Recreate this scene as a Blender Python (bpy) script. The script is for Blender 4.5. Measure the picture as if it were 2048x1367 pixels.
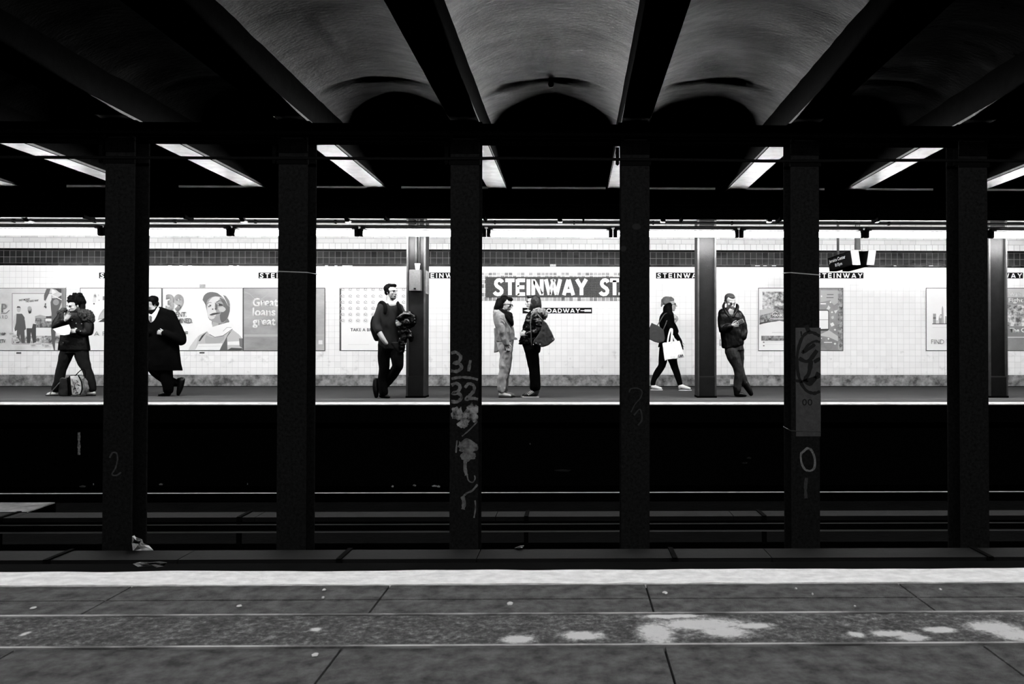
import bpy, bmesh, math, random
from mathutils import Vector, Matrix, Quaternion, noise

random.seed(7)
for o in list(bpy.data.objects):
    bpy.data.objects.remove(o)
scene = bpy.context.scene
COL = scene.collection

# ------------------------------------------------------------------ camera
F = 1593.0                       # focal length in pixels of the 2048 wide frame (28 mm on 36 mm)
EYE = 0.823                      # camera height over the platform, z = 0
W, H = 2048, 1367
R_CAM = (Matrix.Rotation(math.radians(-0.92), 3, 'Z') @ Matrix.Rotation(math.radians(90.8), 3, 'X')
         @ Matrix.Rotation(0.0009, 3, 'Z'))
_d = R_CAM.transposed() @ Vector((0, 1, 0))
PPX = 1148.0 - F * _d.x / (-_d.z)
PPY = 690.0 + F * _d.y / (-_d.z)
cam_d = bpy.data.cameras.new('camera')
cam = bpy.data.objects.new('camera', cam_d)
COL.objects.link(cam)
cam_d.sensor_width = 36.0
cam_d.lens = F / W * 36.0
cam_d.shift_x = (W / 2 - PPX) / W
cam_d.shift_y = (PPY - H / 2) / W
cam_d.clip_start = 0.05
cam_d.dof.use_dof = True
cam_d.dof.focus_distance = 12.0
cam_d.dof.aperture_fstop = 10.0
cam.matrix_world = Matrix.Translation((0, 0, EYE)) @ R_CAM.to_4x4()
scene.camera = cam

# ------------------------------------------------------------------ world, exposure
world = bpy.data.worlds.new('world')
scene.world = world
world.use_nodes = True
world.node_tree.nodes['Background'].inputs[0].default_value = (0, 0, 0, 1)
world.node_tree.nodes['Background'].inputs[1].default_value = 0.0
vs = scene.view_settings
vs.view_transform = 'Standard'
vs.look = 'None'
vs.exposure = 0.0
vs.gamma = 1.0
vs.use_curve_mapping = False
scene.cycles.max_bounces = 0         # the photograph keeps only what the lamps strike directly
LAMP_FAR = 124.0                 # radiance of the tubes over the far platform
LAMP_NEAR = 60.0                 # radiance of the tubes over the near platform


def at(px, py, Y):
    """The point at depth Y that the photograph shows at pixel (px, py)."""
    r = R_CAM @ Vector(((px - PPX) / F, -(py - PPY) / F, -1.0))
    r *= Y / r.y
    return Vector((r.x, r.y, r.z + EYE))


def floor_y(py):
    return F * EYE / (py - 690.0)


def fl(px, py):
    Y = floor_y(py)
    return Vector((at(px, py, Y).x, Y, 0.0))


# ------------------------------------------------------------------ materials
_M = {}


def nd(nt, t, **kw):
    n = nt.nodes.new(t)
    for k, v in kw.items():
        if k.startswith('i_'):
            n.inputs[k[2:].replace('_', ' ')].default_value = v
        else:
            setattr(n, k, v)
    return n


def mat(name, g, rough=0.6, spec=0.5, var=0.0, vscale=8.0, bump=0.0, bscale=60.0, metal=0.0, stretch=(1, 1, 1),
        coat=0.0, g2=None, contrast=0.2, rvar=0.0):
    """grey material; var mixes in a second grey by noise, bump roughens the surface."""
    if name in _M:
        return _M[name]
    m = bpy.data.materials.new(name)
    m.use_nodes = True
    nt = m.node_tree
    b = nt.nodes['Principled BSDF']
    b.inputs['Base Color'].default_value = (g, g, g, 1)
    b.inputs['Roughness'].default_value = rough
    b.inputs['Specular IOR Level'].default_value = spec
    b.inputs['Metallic'].default_value = metal
    b.inputs['Coat Weight'].default_value = coat
    b.inputs['Coat Roughness'].default_value = 0.15
    if var or bump or rvar:
        tc = nd(nt, 'ShaderNodeTexCoord')
        mp = nd(nt, 'ShaderNodeMapping')
        mp.inputs['Scale'].default_value = stretch
        nt.links.new(tc.outputs['Object'], mp.inputs['Vector'])
    if var or rvar:
        n = nd(nt, 'ShaderNodeTexNoise', i_Scale=vscale, i_Detail=8.0, i_Roughness=0.65)
        nt.links.new(mp.outputs[0], n.inputs['Vector'])
    if var:
        r = nd(nt, 'ShaderNodeValToRGB')
        r.color_ramp.elements[0].position = 0.5 - contrast
        r.color_ramp.elements[1].position = 0.5 + contrast
        a = g * (1 - var)
        c = g * (1 + var) if g2 is None else g2
        if g2 is not None:
            a = g
        r.color_ramp.elements[0].color = (a, a, a, 1)
        r.color_ramp.elements[1].color = (c, c, c, 1)
        nt.links.new(n.outputs['Fac'], r.inputs[0])
        nt.links.new(r.outputs[0], b.inputs['Base Color'])
    if rvar:
        mr = nd(nt, 'ShaderNodeMapRange')
        mr.inputs['From Min'].default_value = 0.3
        mr.inputs['From Max'].default_value = 0.7
        mr.inputs['To Min'].default_value = max(0.05, rough - rvar)
        mr.inputs['To Max'].default_value = min(1, rough + rvar)
        nt.links.new(n.outputs['Fac'], mr.inputs['Value'])
        nt.links.new(mr.outputs[0], b.inputs['Roughness'])
    if bump:
        n2 = nd(nt, 'ShaderNodeTexNoise', i_Scale=bscale, i_Detail=5.0, i_Roughness=0.6)
        nt.links.new(mp.outputs[0], n2.inputs['Vector'])
        bp = nd(nt, 'ShaderNodeBump', i_Strength=bump, i_Distance=0.02)
        nt.links.new(n2.outputs['Fac'], bp.inputs['Height'])
        nt.links.new(bp.outputs[0], b.inputs['Normal'])
    _M[name] = m
    return m


def emit(name, s):
    if name in _M:
        return _M[name]
    m = bpy.data.materials.new(name)
    m.use_nodes = True
    nt = m.node_tree
    nt.nodes.clear()
    e = nd(nt, 'ShaderNodeEmission', i_Strength=s)
    o = nd(nt, 'ShaderNodeOutputMaterial')
    nt.links.new(e.outputs[0], o.inputs[0])
    _M[name] = m
    return m


def tile_mat(name, c1, c2, mortar, w, h, msize, rough, spec=.5, offset=0.0, ox=0.0, oz=0.0, dirt=0.0, dscale=3.0, bump=0.3,
             wave=0.0, dlo=0.52):
    """glazed tiles; the pattern lies in the wall's own X-Z plane."""
    m = bpy.data.materials.new(name)
    m.use_nodes = True
    nt = m.node_tree
    b = nt.nodes['Principled BSDF']
    b.inputs['Roughness'].default_value = rough
    b.inputs['Specular IOR Level'].default_value = spec
    tc = nd(nt, 'ShaderNodeTexCoord')
    sp = nd(nt, 'ShaderNodeSeparateXYZ')
    cb = nd(nt, 'ShaderNodeCombineXYZ')
    ax = nd(nt, 'ShaderNodeMath', operation='ADD')
    az = nd(nt, 'ShaderNodeMath', operation='ADD')
    ax.inputs[1].default_value = -ox + 200 * w
    az.inputs[1].default_value = -oz + 200 * h
    nt.links.new(tc.outputs['Object'], sp.inputs[0])
    nt.links.new(sp.outputs['X'], ax.inputs[0])
    nt.links.new(sp.outputs['Z'], az.inputs[0])
    nt.links.new(ax.outputs[0], cb.inputs['X'])
    nt.links.new(az.outputs[0], cb.inputs['Y'])
    br = nd(nt, 'ShaderNodeTexBrick', offset=offset, squash=1.0)
    br.inputs['Color1'].default_value = (c1, c1, c1, 1)
    br.inputs['Color2'].default_value = (c2, c2, c2, 1)
    br.inputs['Mortar'].default_value = (mortar, mortar, mortar, 1)
    br.inputs['Scale'].default_value = 1.0
    br.inputs['Mortar Size'].default_value = msize
    br.inputs['Mortar Smooth'].default_value = 0.1
    br.inputs['Bias'].default_value = 0.0
    br.inputs['Brick Width'].default_value = w
    br.inputs['Row Height'].default_value = h
    nt.links.new(cb.outputs[0], br.inputs['Vector'])
    col = br.outputs['Color']
    if dirt:
        n = nd(nt, 'ShaderNodeTexNoise', i_Scale=dscale, i_Detail=9.0, i_Roughness=0.7)
        nt.links.new(tc.outputs['Object'], n.inputs['Vector'])
        mr = nd(nt, 'ShaderNodeMapRange')
        mr.inputs['From Min'].default_value = dlo
        mr.inputs['From Max'].default_value = 0.78
        mr.inputs['To Min'].default_value = 1.0
        mr.inputs['To Max'].default_value = 1.0 - dirt
        nt.links.new(n.outputs['Fac'], mr.inputs['Value'])
        mx = nd(nt, 'ShaderNodeMix', data_type='RGBA', blend_type='MULTIPLY')
        mx.inputs['Factor'].default_value = 1.0
        nt.links.new(col, mx.inputs[6])
        nt.links.new(mr.outputs[0], mx.inputs[7])
        col = mx.outputs[2]
    nt.links.new(col, b.inputs['Base Color'])
    bp = nd(nt, 'ShaderNodeBump', invert=True, i_Strength=bump, i_Distance=0.003)
    nt.links.new(br.outputs['Fac'], bp.inputs['Height'])
    if wave:
        n3 = nd(nt, 'ShaderNodeTexNoise', i_Scale=7.0, i_Detail=2.0)
        nt.links.new(tc.outputs['Object'], n3.inputs['Vector'])
        bp2 = nd(nt, 'ShaderNodeBump', i_Strength=wave, i_Distance=0.02)
        nt.links.new(n3.outputs['Fac'], bp2.inputs['Height'])
        nt.links.new(bp.outputs[0], bp2.inputs['Normal'])
        bp = bp2
    nt.links.new(bp.outputs[0], b.inputs['Normal'])
    _M[name] = m
    return m


# ------------------------------------------------------------------ object helpers
def props(o, label=None, cat=None, group=None, kind=None):
    if label:
        o['label'] = label
    if cat:
        o['category'] = cat
    if group:
        o['group'] = group
    if kind:
        o['kind'] = kind
    return o


def attach(o, parent):
    if parent is not None:
        o.parent = parent
        if parent.type == 'EMPTY':
            o.matrix_parent_inverse = Matrix.Translation(-parent.location)
    return o


def empty(name, loc, label, cat, group=None):
    e = bpy.data.objects.new(name, None)
    e.empty_display_size = 0.1
    COL.objects.link(e)
    e.location = loc
    return props(e, label, cat, group)


def mesh_obj(name, bm, mats, parent=None, smooth=False, recalc=True):
    if recalc:
        bmesh.ops.recalc_face_normals(bm, faces=bm.faces)
    me = bpy.data.meshes.new(name)
    bm.to_mesh(me)
    bm.free()
    if smooth:
        for p in me.polygons:
            p.use_smooth = True
    for m in (mats if isinstance(mats, (list, tuple)) else [mats]):
        me.materials.append(m)
    o = bpy.data.objects.new(name, me)
    COL.objects.link(o)
    return attach(o, parent)


def copy_tree(o, loc, label=None):
    c = o.copy()
    COL.objects.link(c)
    for ch in list(o.children):
        k = ch.copy()
        COL.objects.link(k)
        k.parent = c
        for g in list(ch.children):
            q = g.copy()
            COL.objects.link(q)
            q.parent = k
    c.location = loc
    if label:
        c['label'] = label
    return c


def B(bm, x0, x1, y0, y1, z0, z1, mi=0):
    v = [bm.verts.new((x, y, z)) for x in (x0, x1) for y in (y0, y1) for z in (z0, z1)]
    fs = [(0, 1, 3, 2), (4, 6, 7, 5), (0, 4, 5, 1), (2, 3, 7, 6), (0, 2, 6, 4), (1, 5, 7, 3)]
    for f in fs:
        q = bm.faces.new([v[i] for i in f])
        q.material_index = mi
    return v


def box_obj(name, x0, x1, y0, y1, z0, z1, m, parent=None, bev=0.0):
    bm = bmesh.new()
    B(bm, x0, x1, y0, y1, z0, z1)
    if bev:
        bmesh.ops.bevel(bm, geom=list(bm.edges), offset=bev, segments=2, affect='EDGES')
    return mesh_obj(name, bm, m, parent)


def ring_tube(bm, pts, radii, n=12, flat=1.0, cap=True, ref=Vector((0, 1, 0)), mi=0):
    """tapering tube along pts; flat scales the radius along ref (the depth)."""
    pts = [Vector(p) for p in pts]
    rings = []
    P, R_ = list(pts), list(radii)
    if cap:
        t0 = (pts[0] - pts[1]).normalized()
        t1 = (pts[-1] - pts[-2]).normalized()
        P = [pts[0] + t0 * radii[0] * .85, pts[0] + t0 * radii[0] * .5] + P + [pts[-1] + t1 * radii[-1] * .5, pts[-1] + t1 * radii[-1] * .85]
        R_ = [radii[0] * .45, radii[0] * .85] + R_ + [radii[-1] * .85, radii[-1] * .45]
    for i, p in enumerate(P):
        a = P[max(0, i - 1)]
        b = P[min(len(P) - 1, i + 1)]
        t = (b - a).normalized()
        rf = ref
        if abs(t.dot(rf)) > 0.95:
            rf = Vector((0, 0, 1)) if abs(t.z) < .9 else Vector((1, 0, 0))
        s = t.cross(rf).normalized()
        u = s.cross(t).normalized()
        rings.append([bm.verts.new(p + s * R_[i] * math.cos(2 * math.pi * k / n) + u * R_[i] * flat * math.sin(2 * math.pi * k / n)) for k in range(n)])
    for a, b in zip(rings, rings[1:]):
        for k in range(n):
            bm.faces.new((a[k], a[(k + 1) % n], b[(k + 1) % n], b[k])).material_index = mi
    bm.faces.new(rings[0]).material_index = mi
    bm.faces.new(list(reversed(rings[-1]))).material_index = mi


def cyl(bm, p0, p1, r, n=12):
    ring_tube(bm, [p0, p1], [r, r], n=n, cap=False)


def pipe_obj(name, pts, r, m, parent=None, n=10):
    bm = bmesh.new()
    ring_tube(bm, pts, [r] * len(pts), n=n, cap=False)
    return mesh_obj(name, bm, m, parent, smooth=True)


def ellip(bm, c, r, rot=None, sub=3):
    res = bmesh.ops.create_icosphere(bm, subdivisions=sub, radius=1.0)
    M = Matrix.Translation(c) @ ((rot or Matrix.Identity(3)).to_4x4()) @ Matrix.Diagonal((r[0], r[1], r[2], 1))
    bmesh.ops.transform(bm, matrix=M, verts=res['verts'])


def remesh_obj(name, bm, m, parent, voxel=0.007, smooth=4, amp=0.0, freq=9.0, st=(1, 1, .5), post=None):
    """fuse the closed shapes in bm into one continuous skin."""
    bmesh.ops.recalc_face_normals(bm, faces=bm.faces)
    me = bpy.data.meshes.new('tmp')
    bm.to_mesh(me)
    bm.free()
    o = bpy.data.objects.new('tmp', me)
    COL.objects.link(o)
    md = o.modifiers.new('r', 'REMESH')
    md.mode = 'VOXEL'
    md.voxel_size = voxel
    md.use_smooth_shade = True
    if smooth:
        ms = o.modifiers.new('s', 'SMOOTH')
        ms.factor = 0.5
        ms.iterations = smooth
    dg = bpy.context.evaluated_depsgraph_get()
    me2 = bpy.data.meshes.new_from_object(o.evaluated_get(dg))
    bpy.data.objects.remove(o)
    bpy.data.meshes.remove(me)
    if amp:
        nv = len(me2.vertices)
        nrm = [v.normal.copy() for v in me2.vertices]
        cos = [v.co.copy() for v in me2.vertices]
        out = []
        for c, nn in zip(cos, nrm):
            q = Vector((c.x * freq * st[0], c.y * freq * st[1], c.z * freq * st[2]))
            d = noise.noise(q) + 0.5 * noise.noise(q * 2.3 + Vector((5, 2, 9))) + .6 * (0.5 - abs(noise.noise(q * 1.3 + Vector((1, 7, 3)))) * 2.2)
            out.extend(c + nn * amp * d)
        me2.vertices.foreach_set('co', out)
        me2.update()
    me2.name = name
    me2.materials.clear()
    me2.materials.append(m)
    for p in me2.polygons:
        p.use_smooth = True
    o = bpy.data.objects.new(name, me2)
    COL.objects.link(o)
    return attach(o, parent)


def text_mesh(s, bold=0.0, spacing=1.0, shear=0.0):
    cu = bpy.data.curves.new('t', 'FONT')
    cu.body = s
    cu.size = 1.0
    cu.offset = bold
    cu.space_character = spacing
    cu.shear = shear
    cu.extrude = 0.0
    cu.resolution_u = 3
    o = bpy.data.objects.new('t', cu)
    COL.objects.link(o)
    dg = bpy.context.evaluated_depsgraph_get()
    me = bpy.data.meshes.new_from_object(o.evaluated_get(dg))
    bpy.data.objects.remove(o)
    bpy.data.curves.remove(cu)
    return me


def text_on(s, p_bl, p_br, height, m, parent, bold=0.0, spacing=1.0, name='lettering', shear=0.0, thick=0.002, up=Vector((0, 0, 1)), label=None):
    """lettering from p_bl to p_br along the baseline; height is that of the capitals."""
    me = text_mesh(s, bold, spacing, shear)
    xs = [v.co.x for v in me.vertices]
    ys = [v.co.y for v in me.vertices]
    if not xs:
        return None
    x0, x1 = min(xs), max(xs)
    cap = 0.70
    right = (p_br - p_bl)
    wd = right.length
    right.normalize()
    nrm = right.cross(up).normalized()
    for v in me.vertices:
        a = (v.co.x - x0) / (x1 - x0) * wd
        b = v.co.y / cap * height
        v.co = p_bl + right * a + up * b
    bm = bmesh.new()
    bm.from_mesh(me)
    bpy.data.meshes.remove(me)
    g = bmesh.ops.extrude_face_region(bm, geom=list(bm.faces))
    vs_ = [e for e in g['geom'] if isinstance(e, bmesh.types.BMVert)]
    bmesh.ops.translate(bm, vec=-nrm * 0 + nrm * thick, verts=vs_)
    o = mesh_obj(name, bm, m, parent)
    if label:
        o['label'] = label
    return o


def ribbon(bm, pts, w, Y, th=0.0012, mi=0, closed=False, widths=None):
    """a painted stroke through pixel points on the plane at depth Y."""
    P = [Vector((p[0], p[1])) for p in pts]
    n = len(P)
    L, Rr = [], []
    for i in range(n):
        a = P[(i - 1) % n] if closed else P[max(0, i - 1)]
        b = P[(i + 1) % n] if closed else P[min(n - 1, i + 1)]
        t = (b - a).normalized()
        s = Vector((-t.y, t.x)) * (widths[i] if widths else w) / 2
        L.append(P[i] + s)
        Rr.append(P[i] - s)
    vf = [[bm.verts.new(at(q.x, q.y, Y - th)) for q in (L[i], Rr[i])] for i in range(n)]
    vb = [[bm.verts.new(at(q.x, q.y, Y + 0.001)) for q in (L[i], Rr[i])] for i in range(n)]
    rng = range(n if closed else n - 1)
    for i in rng:
        j = (i + 1) % n
        for f in ((vf[i][0], vf[i][1], vf[j][1], vf[j][0]), (vf[i][0], vf[j][0], vb[j][0], vb[i][0]),
                  (vf[i][1], vb[i][1], vb[j][1], vf[j][1])):
            bm.faces.new(f).material_index = mi


def smooth_pts(pts, k=4):
    out = []
    n = len(pts)
    for i in range(n - 1):
        p0, p1, p2, p3 = pts[max(0, i - 1)], pts[i], pts[i + 1], pts[min(n - 1, i + 2)]
        for s in range(k):
            t = s / k
            out.append(tuple(0.5 * ((2 * b) + (-a + c) * t + (2 * a - 5 * b + 4 * c - d) * t * t + (-a + 3 * b - 3 * c + d) * t ** 3)
                             for a, b, c, d in zip(p0, p1, p2, p3)))
    out.append(tuple(pts[-1]))
    return out


def plate(bm, poly, Y, th=0.0012, mi=0):
    """flat printed patch: pixel outline on the plane at depth Y, th thick towards the viewer."""
    f = [bm.verts.new(at(x, y, Y - th)) for x, y in poly]
    b = [bm.verts.new(at(x, y, Y)) for x, y in poly]
    bm.faces.new(f).material_index = mi
    n = len(poly)
    for i in range(n):
        bm.faces.new((f[i], f[(i + 1) % n], b[(i + 1) % n], b[i])).material_index = mi


# ------------------------------------------------------------------ shared materials
M_steel = mat('black_painted_steel', 0.003, rough=0.8, spec=0.0, var=0.5, vscale=14, bump=0.10, bscale=160)
M_column = mat('black_column_paint', 0.011, rough=0.6, spec=0.0, var=0.55, vscale=38, bump=0.22, bscale=110, rvar=0.12)
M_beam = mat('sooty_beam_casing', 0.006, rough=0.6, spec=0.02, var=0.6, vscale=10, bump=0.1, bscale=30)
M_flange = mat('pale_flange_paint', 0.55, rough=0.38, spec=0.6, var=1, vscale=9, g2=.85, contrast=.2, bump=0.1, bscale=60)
M_pipe = mat('dark_pipe', 0.004, rough=0.7, spec=.05)
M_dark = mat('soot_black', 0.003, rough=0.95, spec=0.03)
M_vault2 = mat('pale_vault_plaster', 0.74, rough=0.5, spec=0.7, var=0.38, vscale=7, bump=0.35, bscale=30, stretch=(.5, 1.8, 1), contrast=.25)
def add_dark_patch(m, cx, cy, rx, ry):  # dark ellipse multiplied into the colour: plaster stains and the bulb's shadow
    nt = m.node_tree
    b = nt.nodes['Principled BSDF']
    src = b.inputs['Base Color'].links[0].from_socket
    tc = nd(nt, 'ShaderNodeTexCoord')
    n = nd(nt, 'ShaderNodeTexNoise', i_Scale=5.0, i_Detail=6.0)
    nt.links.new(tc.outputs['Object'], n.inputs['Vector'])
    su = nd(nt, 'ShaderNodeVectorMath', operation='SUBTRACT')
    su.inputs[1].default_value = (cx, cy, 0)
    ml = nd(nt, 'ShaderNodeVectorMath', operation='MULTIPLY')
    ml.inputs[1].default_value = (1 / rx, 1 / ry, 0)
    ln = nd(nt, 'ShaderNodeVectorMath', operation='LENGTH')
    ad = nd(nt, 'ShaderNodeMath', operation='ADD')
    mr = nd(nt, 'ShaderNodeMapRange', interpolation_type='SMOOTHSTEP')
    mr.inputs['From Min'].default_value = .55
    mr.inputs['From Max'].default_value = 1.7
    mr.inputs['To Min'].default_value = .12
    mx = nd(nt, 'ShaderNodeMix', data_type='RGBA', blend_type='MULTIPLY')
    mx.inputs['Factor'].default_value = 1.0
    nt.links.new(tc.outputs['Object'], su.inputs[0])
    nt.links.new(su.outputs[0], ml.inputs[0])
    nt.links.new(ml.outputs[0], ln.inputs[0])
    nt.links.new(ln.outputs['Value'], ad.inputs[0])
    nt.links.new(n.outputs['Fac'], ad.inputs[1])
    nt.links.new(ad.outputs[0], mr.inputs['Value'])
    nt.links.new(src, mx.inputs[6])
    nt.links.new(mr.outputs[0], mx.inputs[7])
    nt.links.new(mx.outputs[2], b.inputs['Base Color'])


add_dark_patch(M_vault2, -.27, 6.75, .16, .75)       # shadow of the bare bulb, painted into the plaster colour
add_dark_patch(M_vault2, -.3, 5.1, .12, .45)
add_dark_patch(M_vault2, 1.25, 7.0, .28, .5)
add_dark_patch(M_vault2, -1.95, 6.3, .10, .6)
M_vault = mat('dark_vault_plaster', 0.02, rough=0.35, spec=0.3, var=0.5, vscale=5, bump=0.25, bscale=24, rvar=0.1, stretch=(.5, 1.6, 1))  # darker plaster for all but the middle three bays
M_white = mat('white_enamel', 0.75, rough=0.4)
# ================================================================== LARGE STRUCTURE
YC, YE, YEDGE, YW = 7.08, 10.98, floor_y(808.5), floor_y(773)     # column row, beam ends, far platform edge, tiled wall
ZT = -1.20                                                        # track bed
SP = 1.5195
colx = lambda k: -0.973 + SP * k
zr = lambda py, Y: at(1148, py, Y).z                               # height at depth Y of a pixel row near the middle
XL, XR = -13.0, 11.0

# --- near platform
YN = floor_y(1136)
g_con = mat('platform_concrete', 0.13, rough=0.9, spec=0.1, var=0.5, vscale=16, bump=0.8, bscale=220, contrast=0.16)
g_joint = mat('joint_dirt', 0.02, rough=0.95, spec=0.1)
bm = bmesh.new()
B(bm, -6, 6, -1.4, YN - .05, -.30, -.012)
B(bm, -6, 6, YN - .5, YN - .35, -1.2, -.2)
mesh_obj('platform', bm, g_joint).__setitem__('kind', 'structure')
bm = bmesh.new()
y_rows = [(-1.4, floor_y(1290)), (floor_y(1228), floor_y(1194.5) - .004), (floor_y(1194.5) + .005, floor_y(1166))]
xj = [at(1298, 1190, floor_y(1190)).x + .876 * k for k in range(-8, 8)]
for (ya, yb) in y_rows:
    for a, b in zip(xj, xj[1:]):
        B(bm, a + .0035, b - .0035, ya, yb, -.06, 0)
mesh_obj('floor', bm, g_con).__setitem__('kind', 'structure')


def strip_material():
    m = bpy.data.materials.new('worn_warning_strip')
    m.use_nodes = True
    nt = m.node_tree
    b = nt.nodes['Principled BSDF']
    b.inputs['Roughness'].default_value = .85
    tc = nd(nt, 'ShaderNodeTexCoord')
    n1 = nd(nt, 'ShaderNodeTexNoise', i_Scale=48.0, i_Detail=8.0, i_Roughness=.8)
    n2 = nd(nt, 'ShaderNodeTexNoise', i_Scale=9.0, i_Detail=6.0, i_Roughness=.7)
    nt.links.new(tc.outputs['Object'], n1.inputs['Vector'])
    nt.links.new(tc.outputs['Object'], n2.inputs['Vector'])
    spots = [(1035, 1277, 32, 7), (1165, 1270, 40, 8), (1312, 1266, 34, 20), (1400, 1248, 90, 11), (1450, 1262, 45, 12), (1505, 1252, 40, 6),
             (1712, 1270, 16, 5), (1785, 1269, 40, 6), (1825, 1277, 30, 6), (1880, 1262, 30, 5), (1990, 1258, 50, 12), (2030, 1272, 40, 12),
             (1345, 1232, 60, 5), (50, 1261, 7, 4), (1265 / 2, 1255, 10, 4)]
    acc = None
    for px, py, rx, ry in spots:
        c = fl(px, py)
        ry_m = abs(fl(px, py - ry).y - fl(px, py + ry).y) / 2 * 1.25
        rx_m = rx * c.y / F * 1.2
        mp = nd(nt, 'ShaderNodeVectorMath', operation='SUBTRACT')
        mp.inputs[1].default_value = (c.x, c.y, 0)
        ml = nd(nt, 'ShaderNodeVectorMath', operation='MULTIPLY')
        ml.inputs[1].default_value = (1 / rx_m, 1 / ry_m, 0)
        ln = nd(nt, 'ShaderNodeVectorMath', operation='LENGTH')
        nt.links.new(tc.outputs['Object'], mp.inputs[0])
        nt.links.new(mp.outputs[0], ml.inputs[0])
        nt.links.new(ml.outputs[0], ln.inputs[0])
        r = nd(nt, 'ShaderNodeMapRange', interpolation_type='SMOOTHSTEP')
        r.inputs['From Min'].default_value = 1.35
        r.inputs['From Max'].default_value = 0.2
        nt.links.new(ln.outputs['Value'], r.inputs['Value'])
        if acc is None:
            acc = r.outputs[0]
        else:
            mx = nd(nt, 'ShaderNodeMath', operation='MAXIMUM')
            nt.links.new(acc, mx.inputs[0])
            nt.links.new(r.outputs[0], mx.inputs[1])
            acc = mx.outputs[0]
    s1 = nd(nt, 'ShaderNodeMath', operation='MULTIPLY_ADD')      # spots*.75 + noise
    s1.inputs[1].default_value = .42
    nt.links.new(acc, s1.inputs[0])
    nt.links.new(n1.outputs['Fac'], s1.inputs[2])
    ad = nd(nt, 'ShaderNodeMath', operation='MULTIPLY_ADD')
    ad.inputs[1].default_value = .35
    nt.links.new(n2.outputs['Fac'], ad.inputs[0])
    nt.links.new(s1.outputs[0], ad.inputs[2])
    rp = nd(nt, 'ShaderNodeValToRGB')
    e = rp.color_ramp.elements
    e[0].position = .57
    e[0].color = (.02, .02, .02, 1)
    e[1].position = .98
    e[1].color = (.75, .75, .75, 1)
    k = e.new(.70)
    k.color = (.085, .085, .085, 1)
    k = e.new(.82)
    k.color = (.26, .26, .26, 1)
    nt.links.new(ad.outputs[0], rp.inputs[0])
    nt.links.new(rp.outputs[0], b.inputs['Base Color'])
    bp = nd(nt, 'ShaderNodeBump', i_Strength=.9, i_Distance=.01)
    nt.links.new(n1.outputs['Fac'], bp.inputs['Height'])
    nt.links.new(bp.outputs[0], b.inputs['Normal'])
    return m


def grid_patch(name, x0, x1, y0, y1, z, m, nx, ny, fn, skirt=.05):
    """slightly uneven slab top with sides."""
    bm = bmesh.new()
    vv = [[bm.verts.new(fn(x0 + (x1 - x0) * i / nx, y0 + (y1 - y0) * j / ny, z, j / ny)) for i in range(nx + 1)] for j in range(ny + 1)]
    for j in range(ny):
        for i in range(nx):
            bm.faces.new((vv[j][i], vv[j][i + 1], vv[j + 1][i + 1], vv[j + 1][i]))
    for row in (vv[0], vv[-1]):
        dn = [bm.verts.new(v.co - Vector((0, 0, skirt))) for v in row]
        for i in range(nx):
            bm.faces.new((row[i], row[i + 1], dn[i + 1], dn[i]))
    return mesh_obj(name, bm, m, smooth=False)


def fn_strip(x, y, z, t):
    return Vector((x, y, z + .003 * noise.noise(Vector((x * 30, y * 30, 0)))))


o = grid_patch('trim_1', -6, 6, floor_y(1290) + .004, floor_y(1228) - .004, 0.004, strip_material(), 900, 16, fn_strip)
o['kind'] = 'structure'


def fn_edge(x, y, z, t):
    e = .006 * noise.noise(Vector((x * 6, 3, 0))) + .008 * noise.noise(Vector((x * 2.0, 8, 0)))
    yy = y + (e if t > .99 else 0) + (.006 * noise.noise(Vector((x * 14, 1, 0))) if t < .01 else 0)
    return Vector((x, yy, z + .004 * noise.noise(Vector((x * 5, y * 9, 4))) - (.012 if t > .99 else 0)))


m_edge = mat('white_edge_paint', 0.74, rough=0.7, var=0.0, bump=.5, bscale=45, g2=None)
m_edge = mat('worn_white_edge_paint', 0.74, rough=0.7, spec=.12, var=1, vscale=26, g2=.95, contrast=.12, bump=.5, bscale=60, stretch=(.6, 1, 1))
o = grid_patch('trim_2', -6, 6, floor_y(1166.5), YN, 0.005, m_edge, 500, 8, fn_edge, skirt=.10)
o['kind'] = 'structure'
# thin light scuffed lines along both sides of the strip
m_scuff = mat('scuffed_paint_line', 0.10, rough=.8, var=1, vscale=6, g2=.42, contrast=.09, stretch=(.6, 1, 1))
for i, py in enumerate((1226.5, 1289)):
    y = floor_y(py)
    o = box_obj('trim_%d' % (3 + i), -6, 6, y - .006, y + .006, -.02, .0062, m_scuff)
    o['kind'] = 'structure'

# --- far platform
m_far = mat('far_platform_concrete', 0.085, rough=0.6, spec=.2, var=.35, vscale=5, bump=.2, bscale=40, contrast=.3, stretch=(.4, 1.5, 1))
m_farline = mat('far_platform_worn_line', 0.13, rough=.7, var=.6, vscale=6, stretch=(.2, 4, 1))
yl = floor_y(797.5)
bm = bmesh.new()
B(bm, XL, XR, floor_y(799), YW + .1, -.25, 0)
mesh_obj('floor', bm, m_far).__setitem__('kind', 'structure')
bm = bmesh.new()
B(bm, XL, XR, floor_y(804), floor_y(799), -.25, .0)
mesh_obj('trim_5', bm, mat('far_strip_rubber', .085, rough=.8, var=.5, vscale=7, stretch=(.2, 3, 1))).__setitem__('kind', 'structure')
bm = bmesh.new()
B(bm, XL, XR, floor_y(799.2), floor_y(797.6), -.02, .004)
mesh_obj('trim_6', bm, m_farline).__setitem__('kind', 'structure')
o = grid_patch('trim_7', XL, XR, YEDGE, floor_y(804), 0.004, mat('far_white_edge', .85, rough=.7, var=.35, vscale=5), 500, 2,
               lambda x, y, z, t: Vector((x, y + (.012 * noise.noise(Vector((x * 4, 2, 0))) if t < .01 else 0), z)), skirt=.010)
o['kind'] = 'structure'
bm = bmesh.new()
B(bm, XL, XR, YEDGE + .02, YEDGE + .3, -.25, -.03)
B(bm, XL, XR, YEDGE + .45, YEDGE + .6, ZT, -.2)
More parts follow.
